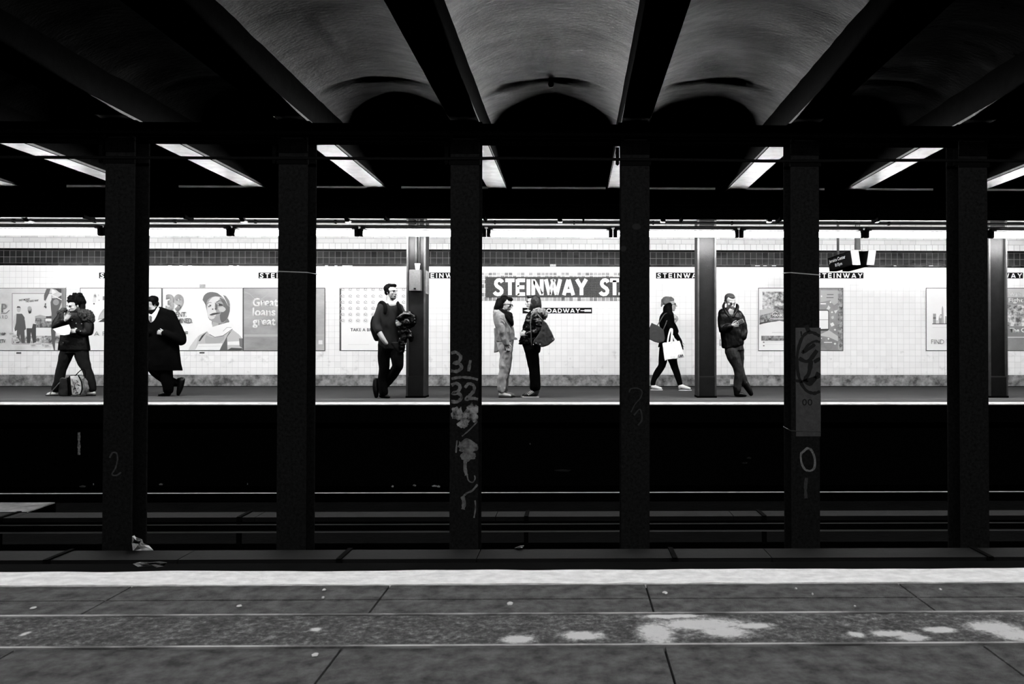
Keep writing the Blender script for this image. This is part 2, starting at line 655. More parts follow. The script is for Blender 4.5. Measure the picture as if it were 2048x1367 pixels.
mesh_obj('wall_pit', bm, M_dark).__setitem__('kind', 'structure')

# --- trackbed
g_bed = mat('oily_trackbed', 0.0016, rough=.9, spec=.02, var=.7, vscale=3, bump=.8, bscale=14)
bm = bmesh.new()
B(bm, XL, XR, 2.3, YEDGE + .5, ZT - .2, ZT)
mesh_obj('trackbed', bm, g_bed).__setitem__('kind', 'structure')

# --- tiled wall : strips from bottom to top, each row at the height the photograph gives it
zp = lambda py: EYE + (690 - py) * YW / F
TW = 11.87 * YW / F
ox = at(968.5, 560, YW).x
t_white = tile_mat('white_wall_tile', .86, .90, .56, TW, TW, .0020, .16, ox=ox, oz=zp(533), dirt=.0, bump=.05, wave=.12)
t_lower = tile_mat('white_wall_tile_smudged', .84, .90, .58, TW, TW, .0022, .18, ox=ox, oz=zp(533), dirt=.45, dscale=4.5, dlo=.57, bump=.05)
t_brick = tile_mat('long_white_brick_tile', .66, .78, .40, TW * 2.66, TW * .78, .004, .3, offset=.5, ox=ox, oz=zp(487), bump=.15, dirt=.3, dscale=2)
t_top = tile_mat('white_top_row_tile', .80, .86, .4, TW, zp(487) - zp(499), .004, .2, ox=ox, oz=zp(499), bump=.15)
t_band = tile_mat('dark_glazed_band_tile', .006, .026, .16, TW, (zp(503.5) - zp(528.5)) / 2, .0040, .25, spec=.12, ox=ox, oz=zp(528.5), bump=.1, wave=.25)
t_trim = tile_mat('black_trim_tile', .003, .006, .02, TW, .06, .003, .2, spec=.15, ox=ox, oz=zp(533), wave=.2)
M_base = mat('stained_concrete_base', .34, rough=.85, spec=.2, var=1, vscale=5.5, g2=.07, contrast=.14, bump=.5, bscale=30)
strips = [(749, 533, 0), (533, 528.5, 1), (528.5, 503.5, 2), (503.5, 499, 1), (499, 487, 3), (487, 430, 4)]
bm = bmesh.new()
for a, b, mi in strips:
    B(bm, XL, XR, YW + (.006 if mi == 1 else 0), YW + .15, zp(a), zp(b), mi)
mesh_obj('wall_back', bm, [t_white, t_trim, t_band, t_top, t_brick]).__setitem__('kind', 'structure')
bm = bmesh.new()
B(bm, XL, XR, YW + .012, YW + .15, 0.015, zp(745))
mesh_obj('baseboard_back', bm, M_base).__setitem__('kind', 'structure')
bm = bmesh.new()
B(bm, XL, XR, YW - .001, YW + .02, zp(749), zp(701))
mesh_obj('wall_back_dado', bm, t_lower).__setitem__('kind', 'structure')
for name, x in (('wall_left', XL), ('wall_right', XR)):
    bm = bmesh.new()
    B(bm, x - .1, x, YEDGE, YW + .1, 0, 3.4)
    mesh_obj(name, bm, M_dark).__setitem__('kind', 'structure')

# odd replaced tiles and small dark scuffs on the wall
for i, (x0, y0, x1, y1, g) in enumerate([(399, 568, 411, 575, .32), (1100, 528, 1112, 532.5, .6), (1048, 547, 1056, 552, .4)]):
    bm = bmesh.new()
    plate(bm, [(x0, y0), (x1, y0), (x1, y1), (x0, y1)], YW - .001, .002)
    mesh_obj('trim_%d' % (20 + i), bm, mat('odd_tile_%d' % i, g, rough=.4, var=.3, vscale=30)).__setitem__('kind', 'structure')
rnd = random.Random(3)
m_pale_dash = mat('pale_trim_dash', .55, rough=.25)  # pale dashes laid along the lower black trim row
bm = bmesh.new()
for px in [119, 340, 362, 380, 462, 476, 563, 575, 653, 672, 690, 1108, 1515, 1530, 1548, 1790, 1862, 700, 1270]:
    w = rnd.uniform(4, 11)
    plate(bm, [(px - w / 2, 530.2), (px + w / 2, 530.4), (px + w / 2, 531.8), (px - w / 2, 532)], YW + .005, .002)
mesh_obj('trim_23', bm, m_pale_dash).__setitem__('kind', 'structure')

# --- ceiling over the far platform and behind the near camera side
m_ceil = mat('far_ceiling_paint', .30, rough=.7, var=.3, vscale=3)
bm = bmesh.new()
ZC = EYE + 2.45
B(bm, XL, XR, YE + .02, YW + .2, ZC, ZC + .15)
mesh_obj('ceiling', bm, m_ceil).__setitem__('kind', 'structure')

# --- vaulted ceiling over the tracks
ZB, ZS, RISE = EYE + 1.98, EYE + 2.285, .165
YV0 = 3.0


def vault(ks):
    bm = bmesh.new()
    nx, ny = 18, 150
    for k in ks:
        xa, xb = colx(k) + .11, colx(k + 1) - .11
        rows = []
        for j in range(ny + 1):
            y = YV0 + (YE - YV0) * j / ny
            row = []
            for i in range(nx + 1):
                u = i / nx * 2 - 1
                z = ZS + RISE * (1 - u * u) ** .85
                q = Vector((xa + (xb - xa) * i / nx, y, 0))
                z += .012 * noise.noise(Vector((q.x * 2.2 + 3, q.y * 2.4, k))) + .006 * noise.noise(Vector((q.x * 6, q.y * 6, k)))
                ys = 7.36 + .05 * noise.noise(Vector((k * 3.1, q.x, 2)))
                z -= .014 * (1 / (1 + math.exp(-(y - ys) / .012))) * (1 - abs(u) ** 4)
                z += .010 * math.exp(-((y - ys + .05) / .05) ** 2) * (1 - abs(u) ** 4)
                row.append(bm.verts.new((q.x, y, z)))
            rows.append(row)
        for a, b in zip(rows, rows[1:]):
            for i in range(nx):
                bm.faces.new((a[i], b[i], b[i + 1], a[i + 1]))
    return bm


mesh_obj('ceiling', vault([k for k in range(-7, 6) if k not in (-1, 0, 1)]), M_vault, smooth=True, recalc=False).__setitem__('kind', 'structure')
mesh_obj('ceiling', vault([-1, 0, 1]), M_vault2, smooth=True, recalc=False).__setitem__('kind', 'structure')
bm = bmesh.new()      # roof over the vaults, closing the gap to the platform ceiling
B(bm, XL, XR, YV0, YE, ZS + .25, ZS + .35)
B(bm, XL, XR, YE, YE + .02, EYE + 2.192, ZS + .35)
mesh_obj('ceiling', bm, M_dark).__setitem__('kind', 'structure')

# --- roof beams running from platform to platform
for k in range(-7, 7):
    bm = bmesh.new()
    x = colx(k)
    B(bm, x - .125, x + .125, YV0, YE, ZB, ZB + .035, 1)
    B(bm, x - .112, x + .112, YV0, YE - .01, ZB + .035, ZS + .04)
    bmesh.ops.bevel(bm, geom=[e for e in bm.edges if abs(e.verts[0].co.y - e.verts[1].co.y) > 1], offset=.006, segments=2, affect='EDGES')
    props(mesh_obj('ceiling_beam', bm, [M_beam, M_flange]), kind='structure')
NEAR_GIRDER = 1.695
# --- lengthwise girders at the platform edges (far one seen, near one unseen, lowered to block the near lamps)
for name, y0, dirn in (('platform_girder', YE + .01, 1), ('platform_girder', 3.02, -1)):
    bm = bmesh.new()
    ya, yb = sorted((y0, y0 + .22 * dirn))
    yc = (ya + yb) / 2
    zb_ = 1.93 if dirn > 0 else NEAR_GIRDER
    B(bm, XL, XR, ya, yb, EYE + 2.135, EYE + 2.155)
    B(bm, XL, XR, yc - .01, yc + .01, EYE + zb_ + .02, EYE + 2.135)
    B(bm, XL, XR, ya, yb, EYE + zb_, EYE + zb_ + .02)
    if dirn < 0:
        B(bm, XL, XR, ya, yb, EYE + 2.155, ZS + .35)
        B(bm, XL, XR, -.5, ya, ZS + .12, ZS + .25)
    props(mesh_obj(name, bm, M_steel), kind='structure')
# --- lengthwise girder and cable tray over the middle column row
bm = bmesh.new()
B(bm, XL, XR, YC + .0, YC + .015, EYE + 1.84, EYE + 1.90)
B(bm, XL, XR, YC - .02, YC + .09, EYE + 1.90, EYE + 1.965)
B(bm, XL, XR, YC + .12, YC + .24, EYE + 1.835, EYE + 1.90)
props(mesh_obj('column_row_girder', bm, M_steel), kind='structure')
# ================================================================== COLUMNS BETWEEN THE TRACKS
M_pale_patch = mat('thin_grey_paint_patch', .032, rough=.6, var=.4, vscale=30)
M_spray = mat('faded_white_spray_paint', .012, rough=.7, var=1, vscale=20, g2=.34, contrast=.12, spec=.2)
M_spray2 = mat('soft_grey_spray_paint', .02, rough=.7, var=1, vscale=20, g2=.22, contrast=.2, spec=.2)
M_chalk = mat('chalky_grey_paint', .14, rough=.8, var=.6, vscale=60, spec=.2)
M_blackspray = mat('black_marker_paint', .003, rough=.6, spec=.2)
M_wire = mat('pale_wire', .5, rough=.5)

col_labels = {
    -3: 'black steel column between the tracks, beyond the left frame edge',
    -2: 'leftmost black steel column between the tracks, with a faint chalk 2 low down',
    -1: 'black steel column between the tracks with pale string tied round it, second from left',
    0: 'black steel column between the tracks covered in spray painted 31 over 32',
    1: 'plain mottled black steel column directly right of the STEINWAY ST. sign',
    2: 'black steel column between the tracks with a pale painted ring and dark scribble',
    3: 'rightmost black steel column between the tracks, plain and very dark',
}


def near_column(k):
    x = colx(k)
    c = empty('steel_column', (x, YC + .13, ZT), col_labels[k], 'column', 'steel columns between the tracks')
    w = .126
    bm = bmesh.new()
    B(bm, x - w, x + w, YC, YC + .02, ZT, ZB)
    B(bm, x - w, x + w, YC + .24, YC + .26, ZT, ZB)
    B(bm, x - .008, x + .008, YC + .02, YC + .24, ZT, ZB)
    mesh_obj('shaft', bm, M_column, c)
    bm = bmesh.new()      # splice plates and seat angle at the head
    B(bm, x - w, x + w, YC - .010, YC, EYE + 1.700, EYE + 1.825)
    B(bm, x - w - .008, x + w + .008, YC - .018, YC, EYE + 1.705, EYE + 1.712)
    B(bm, x - w - .005, x + w + .005, YC - .016, YC, EYE + 1.80, EYE + 1.812)
    B(bm, x - w - .03, x + w + .03, YC - .03, YC + .29, ZB - .022, ZB - .001)
    for sx in (-1, 1):
        B(bm, x + sx * (w - .02), x + sx * (w + .002), YC - .04, YC, EYE + 1.82, ZB - .02)
    mesh_obj('head_plate', bm, M_steel, c)
    bm = bmesh.new()
    for sx in (-.07, -.025, .025, .07):
        for z in (1.73, 1.775):
            cyl(bm, (x + sx, YC - .02, EYE + z), (x + sx, YC - .008, EYE + z), .009, 8)
    mesh_obj('rivet', bm, M_steel, c)['kind'] = 'stuff'
    bm = bmesh.new()      # dark band across the shaft under the conduit
    B(bm, x - w - .012, x + w + .012, YC - .02, YC - .002, EYE + 1.60, EYE + 1.645)
    mesh_obj('shaft_band', bm, M_dark, c)
    bm = bmesh.new()
    B(bm, x - w - .05, x - w - .02, YC - .02, YC + .02, EYE + 1.615, EYE + 1.76)
    ellip(bm, (x - w - .035, YC - .02, EYE + 1.61), (.014, .014, .014), sub=1)
    mesh_obj('cable_clip', bm, M_steel, c)
    bm = bmesh.new()
    B(bm, x - .2, x + .2, YC - .08, YC + .34, ZT, ZT + .03)
    mesh_obj('base_plate', bm, M_dark, c)
    return c


cols = {k: near_column(k) for k in range(-3, 4)}


def mark(k, name, fn, m, label):
    bm = bmesh.new()
    fn(bm)
    o = mesh_obj(name, bm, m, cols[k])
    o['label'] = label


def wob(pts, w, Y=YC, seed=1):
    rr = random.Random(seed)
    sp = smooth_pts(pts, 5)
    return sp, [w * rr.uniform(.75, 1.2) for _ in sp]


def strokes(lst, seed=1):
    def f(bm):
        for i, (pts, w) in enumerate(lst):
            sp, ws = wob(pts, w, seed=seed + i)
            ribbon(bm, sp, w, YC, widths=ws)
    return f


def ragged(cx, cy, rx, ry, seed, n=40, a=.3):
    return [(min(956.5, max(902, cx + rx * math.cos(t) * (1 + a * noise.noise(Vector((math.cos(t) * 2, math.sin(t) * 2, seed)))))),
             cy + ry * math.sin(t) * (1 + a * 1.5 * noise.noise(Vector((math.cos(t) * 2.5, math.sin(t) * 2.5, seed + 9))))) for t in [2 * math.pi * i / n for i in range(n)]]


mark(0, 'graffiti', strokes([
    ([(902, 706), (912, 704), (921, 712), (918, 722), (908, 726), (919, 727), (923, 735), (914, 742), (902, 741)], 6.5),
    ([(941, 720), (939, 730), (937, 742)], 6),
    ([(903, 757), (920, 754), (940, 755), (956, 759)], 5),
    ([(903, 770), (912, 766), (920, 772), (916, 782), (905, 786), (918, 787), (923, 795), (914, 803), (902, 802)], 6.5),
    ([(930, 775), (937, 767), (947, 770), (948, 780), (940, 790), (931, 798), (945, 796), (956, 798)], 6.5)], 3), M_spray2,
    'soft white sprayed digits 31 over 32')


def blotch(bm):
    plate(bm, ragged(914, 826, 12, 14, 1, a=.4), YC, .0014)
    plate(bm, ragged(938, 832, 19, 13, 5, a=.45), YC, .0018)
    plate(bm, ragged(946, 818, 13, 11, 7, a=.45), YC, .0022)
    plate(bm, ragged(925, 848, 12, 7, 8, a=.4), YC, .0026)


mark(0, 'graffiti', blotch, M_spray, 'ragged blot of whitish spray paint')


def blotch2(bm):
    plate(bm, ragged(936, 893, 21, 14, 11, a=.4), YC, .0014)
    plate(bm, ragged(936, 912, 16, 9, 13, a=.4), YC, .0018)
    for pts, w in (([(931, 918), (930, 935), (933, 950)], 7), ([(934, 948), (937, 960), (945, 964), (950, 957), (949, 950)], 2.5),
                   ([(955, 968), (945, 980), (933, 986), (925, 994)], 4), ([(925, 992), (928, 1005), (926, 1018)], 8),
                   ([(955, 842), (940, 858), (924, 872)], 2.5), ([(950, 1000), (951, 1015), (948, 1035)], 3), ([(912, 905), (914, 880)], 3)):
        sp, ws = wob(pts, w)
        ribbon(bm, sp, w, YC, widths=ws, th=.0022)


mark(0, 'graffiti', blotch2, M_spray2, 'grey spray paint with a long drip')

mark(-2, 'graffiti', strokes([([(219, 915), (225, 905), (233, 906), (235, 918), (231, 935), (224, 948), (233, 950), (242, 944)], 3)], 5),
     mat('faint_chalk', .035, rough=.8, var=.6, vscale=60), 'faint chalked figure 2')
mark(2, 'paint_patch', lambda bm: plate(bm, [(1591, 655), (1641.5, 655), (1641.5, 872), (1592, 872)], YC, .0008), M_pale_patch,
     'slightly paler rectangle of old paint')
mark(2, 'graffiti', strokes([
    ([(1640, 672), (1622, 664), (1606, 672), (1596, 700), (1594, 730), (1600, 760), (1612, 780), (1628, 786), (1640, 782)], 6.5),
    ([(1604, 706), (1616, 690), (1630, 682), (1640, 684)], 5),
    ([(1604, 704), (1612, 701), (1630, 688)], 7), ([(1598, 716), (1616, 722), (1634, 700)], 8),
    ([(1622, 720), (1618, 745), (1610, 760), (1622, 766), (1638, 745)], 9), ([(1628, 724), (1640, 716)], 7),
    ([(1590, 760), (1606, 762), (1640, 752)], 6), ([(1612, 650), (1618, 664)], 9), ([(1602, 662), (1603, 672)], 3)], 9), M_blackspray,
    'large looping black scribble')


def zeros(bm):
    for cx in (1609, 1620):
        pts = [(cx + 3.6 * math.cos(t), 804 + 5.5 * math.sin(t)) for t in [2 * math.pi * i / 14 for i in range(14)]]
        ribbon(bm, pts, 2.4, YC, th=.0015, closed=True)


mark(2, 'graffiti', zeros, M_blackspray, 'two small stencilled black zeros')


def ring(bm):
    pts = [(1614, 896), (1621, 898), (1627, 908), (1630, 922), (1628, 936), (1620, 941), (1610, 938), (1603, 925), (1602, 908), (1607, 902)]
    sp = smooth_pts(pts + [pts[0]], 4)[:-1]
    rr = random.Random(2)
    ribbon(bm, sp, 4.4, YC, widths=[4.4 * rr.uniform(.8, 1.15) for _ in sp], closed=True)


mark(2, 'graffiti', ring, M_chalk, 'pale grey painted ring')
mark(2, 'graffiti', strokes([([(1613, 955), (1611, 975), (1612, 996)], 6)], 5), mat('faint_drip', .022, rough=.8, var=.6, vscale=50), 'faint vertical grey smear')
mark(1, 'graffiti', strokes([([(1258, 784), (1262, 777), (1275, 776), (1284, 782), (1281, 795), (1270, 808), (1262, 824)], 2.5),
                             ([(1268, 830), (1280, 818), (1284, 838), (1276, 850)], 3)], 5), mat('ghost_scrawl', .014, rough=.8, var=.6, vscale=50),
     'barely visible scrawled loop')
for i, (cx, cy, rx, ry) in enumerate([(1273, 453, 9, 6), (1247, 497, 6, 6)]):
    mark(1, 'dark_stain', lambda bm: plate(bm, [(cx + rx * math.cos(t / 20 * 6.283), cy + ry * math.sin(t / 20 * 6.283)) for t in range(20)], YC, .0007),
         M_blackspray, 'round black stain near the lamps')


def wrap(k, py, tilt, m=None):
    c = cols[k]
    x = colx(k)
    z = at(1148 + colx(k) * 225, py, YC).z
    w = .131
    P = [(x - w, YC - .004, z), (x + w, YC - .004, z - tilt), (x + w, YC + .264, z), (x - w, YC + .264, z + tilt), (x - w, YC - .004, z)]
    pipe_obj('string_tie', P, .0045, m or M_wire, c, n=6)['label'] = 'dark wire round the shaft' if m else 'pale string tied round the shaft'


wrap(-1, 542.5, .008)
wrap(2, 545, .02)
wrap(2, 861, .01, mat('dark_wire', .03, rough=.6))

# ---- conduits and cables running along the column row
def long_pipe(name, py, Y, r, m, label, cat='pipe', x0=-12.5, x1=10.5, sag=0.0, group=None, clips=0):
    z = zr(py, Y)
    pts = [(x0 + (x1 - x0) * i / 60, Y, z + (sag * noise.noise(Vector((i * .35, Y, py))) if sag else 0)) for i in range(61)]
    bm = bmesh.new()
    ring_tube(bm, pts, [r] * len(pts), n=10, cap=False)
    o = mesh_obj(name, bm, m, smooth=True)
    props(o, label, cat, group)
    if clips:
        bm = bmesh.new()
        x = x0 + .3
        while x < x1:
            B(bm, x - .012, x + .012, Y - r * 1.5, Y + r * 1.5, z - r * 1.4, z + r * 1.6)
            x += clips
        q = mesh_obj('pipe_clip', bm, m, o)
        q['kind'] = 'stuff'
    return o


long_pipe('electrical_conduit', 318.5, YC - .035, .014, M_pipe, 'thin black conduit crossing just under the heads of the middle columns', sag=.012)
long_pipe('electrical_conduit', 268, YC - .06, .020, M_pipe, 'thicker black conduit crossing the tops of the middle columns', sag=.004)
long_pipe('electrical_cable', 259, YC - .03, .005, M_pipe, 'thin cable stretched along the tops of the middle columns', 'cable', sag=.006)

# ---- pipes along and behind the far platform girder
m_duct = mat('broad_dark_duct', .035, rough=.55, var=.4, vscale=4)
m_palepipe = mat('pale_conduit', .50, rough=.4)
long_pipe('water_pipe', 425.5, YE + .14, .084, M_steel, 'dark round pipe hung right below the far platform girder', clips=1.37)
long_pipe('water_pipe', 430, 12.3, .066, m_duct, 'broad dark pipe behind the far platform girder, topmost over the tubes')
long_pipe('electrical_conduit', 445, 12.25, .019, M_pipe, 'thin dark conduit just above the row of tubes', clips=1.22)
long_pipe('electrical_conduit', 439, 12.6, .008, m_palepipe, 'thin pale conduit between two dark pipes over the tubes')
long_pipe('cable_tray', 455, 12.02, .030, mat('grey_fixture_rail', .07, rough=.6, spec=.2, var=.3, vscale=4), 'grey carrier rail directly on top of the fluorescent fixtures', 'rail')

# ================================================================== FLUORESCENT FIXTURES
M_tube = emit('fluorescent_tube_glow', LAMP_FAR)
M_tube_n = emit('fluorescent_tube_glow_near', LAMP_NEAR)
M_house = mat('fixture_housing_enamel', .03, rough=.6, spec=.2)
M_sock = mat('black_lamp_socket', .002, rough=.9, spec=.02)
YL = 11.9
ZL = zr(467, YL)


def fixture(x, y, z, mt, label, group):
    L = .878
    f = empty('fluorescent_fixture', (x, y, z + .10), label, 'lamp', group)
    bm = bmesh.new()
    B(bm, x - .92, x + .92, y - .03, y + .05, z + .062, z + .098)
    mesh_obj('housing', bm, M_house, f)
    for dz, dy in ((.018, .0), (-.026, -.02)):
        bm = bmesh.new()
        for i in range(10):
            pass
        ring_tube(bm, [(x - L, y + dy, z + dz), (x + L, y + dy, z + dz)], [.0235, .0235], n=10, cap=False)
        mesh_obj('tube', bm, mt, f, smooth=False)
    for s in (-1, 1):
        bm = bmesh.new()
        B(bm, x + s * (L + .001), x + s * (L + .058), y - .035, y + .04, z - .048, z + .066)
        B(bm, x + s * (L - .03), x + s * (L + .03), y - .05, y + .04, z + .052, z + .068)
        mesh_obj('end_socket', bm, M_sock, f)
    return f


lamp_where = {
    -6: 'leftmost visible fluorescent fixture, over the two standing men poster', -5: 'fluorescent fixture over the left edge, above the woman reading a paper',
    -4: 'fluorescent fixture left of the second column, above the cap woman poster', -3: 'fluorescent fixture passing behind the string-tied second column',
    -2: 'fluorescent fixture right above the man with the backpack', -1: 'fluorescent fixture over the big station name sign',
    0: 'fluorescent fixture above the woman walking with a tote', 1: 'fluorescent fixture above the man looking at his phone',
    2: 'fluorescent fixture above the hanging train display', 3: 'rightmost fluorescent fixture of the far row, by the right frame edge'}
xg = at(1226, 467, YL).x
xk = lambda k: xg + .946 + 1.892 * k
SEQ = {-5: -5, -4: -4, -3: -3, -2: -2, -1: -1, 0: 0, 1: 1, 2: 2, 3: 3}
for k in range(-7, 6):
    fixture(xk(k), YL, ZL, M_tube, lamp_where.get(k, 'fluorescent fixture of the far row beyond the frame edge'), 'fluorescent fixtures over the far platform')
for k in range(-4, 4):
    fixture(xk(k), 1.55, ZL, M_tube_n, 'fluorescent fixture over the near platform edge', 'fluorescent fixtures over the near platform')

# small shaded spot fixtures above the tubes
m_sp = mat('small_fixture_black', .015, rough=.6)
for px, lab in ((50, 'above the left frame edge'), (483, 'above the cap woman poster'), (693, 'right of the string-tied column'),
                (1120, 'above the station name sign'), (1327, 'above the walking woman'), (1541, 'above the light gravestone-grey poster'),
                (1757, 'above the hanging train display')):
    p = at(px, 440, 11.75)
    dx = (px - 1148) / 900.0
    f = empty('loudspeaker', p + Vector((0, 0, .03)), 'small wedge-shaped loudspeaker ' + lab.replace('gravestone-grey', 'framed'), 'loudspeaker', 'small loudspeakers over the tubes')
    bm = bmesh.new()
    B(bm, p.x - .035, p.x + .035, p.y - .04, p.y + .05, p.z - .02, p.z + .03)
    v = [q for q in bm.verts if q.co.z < p.z]
    for q in v:
        q.co.x += -.03 * dx * 2
    mesh_obj('body', bm, m_sp, f)
    bm = bmesh.new()
    B(bm, p.x - .03 - .045 * dx, p.x + .03 - .045 * dx, p.y - .045, p.y + .045, p.z - .034, p.z - .02)
    mesh_obj('grille', bm, mat('pale_grille', .6, rough=.6), f)
    bm = bmesh.new()
    cyl(bm, (p.x, p.y, p.z + .02), (p.x, p.y + .2, p.z + .14), .008)
    mesh_obj('bracket', bm, m_sp, f)

# bare bulb hanging in the middle vault
p = at(1102, 160, 7.37)
b_ = empty('bare_bulb', (p.x, p.y, p.z + .06), 'unlit bare bulb hanging from a junction box on the middle vault', 'bulb')
bm = bmesh.new()
B(bm, p.x - .055, p.x + .055, p.y - .05, p.y + .05, p.z + .03, p.z + .10)
mesh_obj('junction_box', bm, M_dark, b_)
bm = bmesh.new()
ring_tube(bm, [(p.x, p.y, p.z + .04), (p.x, p.y, p.z + .0)], [.022, .02], cap=False)
mesh_obj('socket', bm, M_dark, b_)
bm = bmesh.new()
ring_tube(bm, [(p.x, p.y, p.z + .005), (p.x, p.y, p.z - .015), (p.x, p.y, p.z - .035), (p.x, p.y, p.z - .045)], [.014, .02, .028, .026])
mesh_obj('globe', bm, mat('dark_bulb_glass', .01, rough=.1, spec=.8), b_, smooth=True)

# ================================================================== PLATFORM COLUMNS
YP = 12.49
M_pcol = mat('dark_platform_column_paint', .010, rough=.30, spec=.22, var=.3, vscale=10, bump=.15, bscale=90)
M_pcol2 = mat('greyer_flange_paint', .05, rough=.4, spec=.5, var=.4, vscale=10, bump=.15, bscale=60)


def platform_column(xc, label, wide=.30):
    c = empty('platform_column', (xc, YP + .13, 0), label, 'column', 'platform columns')
    h = wide / 2
    top = ZC
    bm = bmesh.new()
    B(bm, xc - h + .02, xc + h - .02, YP + .045, YP + .065, 0, top)
    mesh_obj('web', bm, M_pcol, c)
    for s in (-1, 1):
        bm = bmesh.new()
        xa, xb = sorted((xc + s * h, xc + s * (h - .03)))
        B(bm, xa, xb, YP, YP + .30, 0, top)
        bmesh.ops.bevel(bm, geom=[e for e in bm.edges if abs(e.verts[0].co.z - e.verts[1].co.z) > 1], offset=.006, segments=2, affect='EDGES')
        mesh_obj('flange', bm, M_pcol2, c)
    bm = bmesh.new()
    v = B(bm, xc - h + .03, xc + h - .03, YP + .004, YP + .05, 0, .345)
    for q in bm.verts:
        if q.co.z > .3 and q.co.y < YP + .02:
            q.co.z = .322
    mesh_obj('base_fill', bm, M_pcol, c)
    bm = bmesh.new()
    B(bm, xc - h - .004, xc + h + .004, YP - .004, YP + .304, 0, .03)
    mesh_obj('foot_plate', bm, M_dark, c)
    return c


xc = lambda pc: at(pc, 640, YP).x
pcA = platform_column(xc(831.5), 'dark platform column with grey control box, beside the man with the backpack')
pcB = platform_column(xc(1414), 'glossy dark platform column that the man with the phone leans against')
pcC = platform_column(xc(1997), 'dark platform column at the right frame edge')
x = xc(831.5)
z = lambda py: zr(py, YP)
bm = bmesh.new()
B(bm, x - .092, x + .092, YP - .085, YP + .04, z(583), z(540.5))
bmesh.ops.bevel(bm, geom=list(bm.edges), offset=.008, segments=2, affect='EDGES')
o = mesh_obj('control_box', bm, mat('grey_box_paint', .10, rough=.5, var=.2, vscale=30), pcA)
o['label'] = 'grey metal box with a small latch'
bm = bmesh.new()
B(bm, x - .015, x + .015, YP - .10, YP - .084, z(579.5), z(577))
mesh_obj('latch', bm, M_sock, o)
o = pipe_obj('riser_conduit', [(x, YP - .0, z(540)), (x, YP - .0, z(500)), (x, YP - .0, ZC)], .018, M_pcol2, pcA)
o = pipe_obj('riser_conduit', [(x + .045, YP + .02, z(540)), (x + .045, YP + .02, ZC)], .012, M_pcol2, pcA)
bm = bmesh.new()
B(bm, x + .151, x + .158, YP + .02, YP + .28, z(587), z(541))
mesh_obj('notice_plate', bm, mat('notice_plate_grey', .28, rough=.5, var=.5, vscale=20), pcA)
cup_y = YP - .03
bm = bmesh.new()
ring_tube(bm, [(x + .03, cup_y, z(540.5) + .001), (x + .03, cup_y, z(529))], [.029, .042], n=20, cap=False)
o = props(mesh_obj('paper_cup', bm, mat('white_paper', .85, rough=.6), smooth=False), 'white paper cup standing on the grey box of the column', 'cup')
bm = bmesh.new()
ring_tube(bm, [(x + .03, cup_y, z(529) - .004), (x + .03, cup_y, z(528))], [.0445, .0445], n=20, cap=False)
mesh_obj('rim', bm, _M['white_paper'], o)

# ================================================================== WALL MOSAICS
M_black = mat('black_mosaic', .003, rough=.6, spec=.08)
M_wlet = mat('white_mosaic_letter', .86, rough=.25)
YS = YW - .001


# stroke letters drawn on a 1 x 1 box: list of polylines, y up
SF = {
    'T': ([[(0, .93), (1, .93)], [(.5, .93), (.5, 0)]], .62), 'E': ([[(.13, 0), (.13, 1)], [(.1, .93), (1, .93)], [(.1, .50), (.93, .50)], [(.1, .07), (1, .07)]], .58),
    'I': ([[(.5, 0), (.5, 1)]], .2), 'N': ([[(.12, 0), (.12, 1)], [(.14, .95), (.86, .05)], [(.88, 0), (.88, 1)]], .75),
    'A': ([[(.07, 0), (.48, .98)], [(.52, .98), (.93, 0)], [(.2, .27), (.8, .27)]], .74), 'Y': ([[(.07, 1), (.5, .47)], [(.93, 1), (.5, .47)], [(.5, .5), (.5, 0)]], .74),
    'W': ([[(.05, 1), (.28, .03)], [(.28, .03), (.56, 1.0)], [(.44, 1.0), (.72, .03)], [(.72, .03), (.95, 1)]], 1.08),
    'B': ([[(.13, 0), (.13, 1)], [(.1, .93), (.6, .93), (.82, .86), (.85, .72), (.75, .58), (.6, .53), (.1, .53)],
           [(.6, .53), (.85, .47), (.93, .3), (.85, .13), (.6, .07), (.1, .07)]], .62),
    'R': ([[(.13, 0), (.13, 1)], [(.1, .93), (.6, .93), (.85, .85), (.9, .7), (.8, .54), (.6, .48), (.1, .48)], [(.5, .48), (.92, 0)]], .66),
    'O': ([[(.5 + .42 * math.cos(t), .5 + .43 * math.sin(t)) for t in [2 * math.pi * i / 20 for i in range(21)]]], .85),
    'D': ([[(.13, 0), (.13, 1)], [(.1, .93), (.5, .93), (.78, .8), (.9, .5), (.78, .2), (.5, .07), (.1, .07)]], .72),
    'S': ([[(.90, .80), (.80, .90), (.62, .95), (.42, .93), (.27, .83), (.24, .70), (.34, .58), (.52, .50), (.72, .42), (.84, .30), (.82, .17), (.66, .07), (.42, .05), (.20, .10), (.08, .20)]], .66),
    '.': ([[(.5, 0), (.5, .16)]], .2),
}


def stroke_text(bm, s, x0, x1, ytop, ybot, wpx, Y, th, gap=.16, spacew=.5):
    """letters as broad strokes between pixel columns x0..x1; no letter falls outside its row."""
    ws = [spacew if ch == ' ' else SF[ch][1] for ch in s]
    tot = sum(ws) + gap * (len(s) - 1)
    h = ybot - ytop
    sc = (x1 - x0) / tot
    cx = x0
    for ch, w in zip(s, ws):
        if ch != ' ':
            for pl in SF[ch][0]:
                pts = [(cx + px_ * w * sc, ybot - py_ * h) for px_, py_ in pl]
                ribbon(bm, pts, wpx, Y, th)
        cx += (w + gap) * sc


def name_tablet(px, label):
    t = bmesh.new()
    plate(t, [(px, 544.8), (px + 96, 544.8), (px + 96, 556.6), (px, 556.6)], YS, .003)
    o = props(mesh_obj('name_tablet', t, M_black), label, 'sign', 'small STEINWAY name tablets')
    bm = bmesh.new()
    stroke_text(bm, 'STEINWAY', px + 2, px + 94, 546.3, 555.3, 1.9, YS - .003, .002, gap=.30)
    mesh_obj('lettering', bm, M_wlet, o)


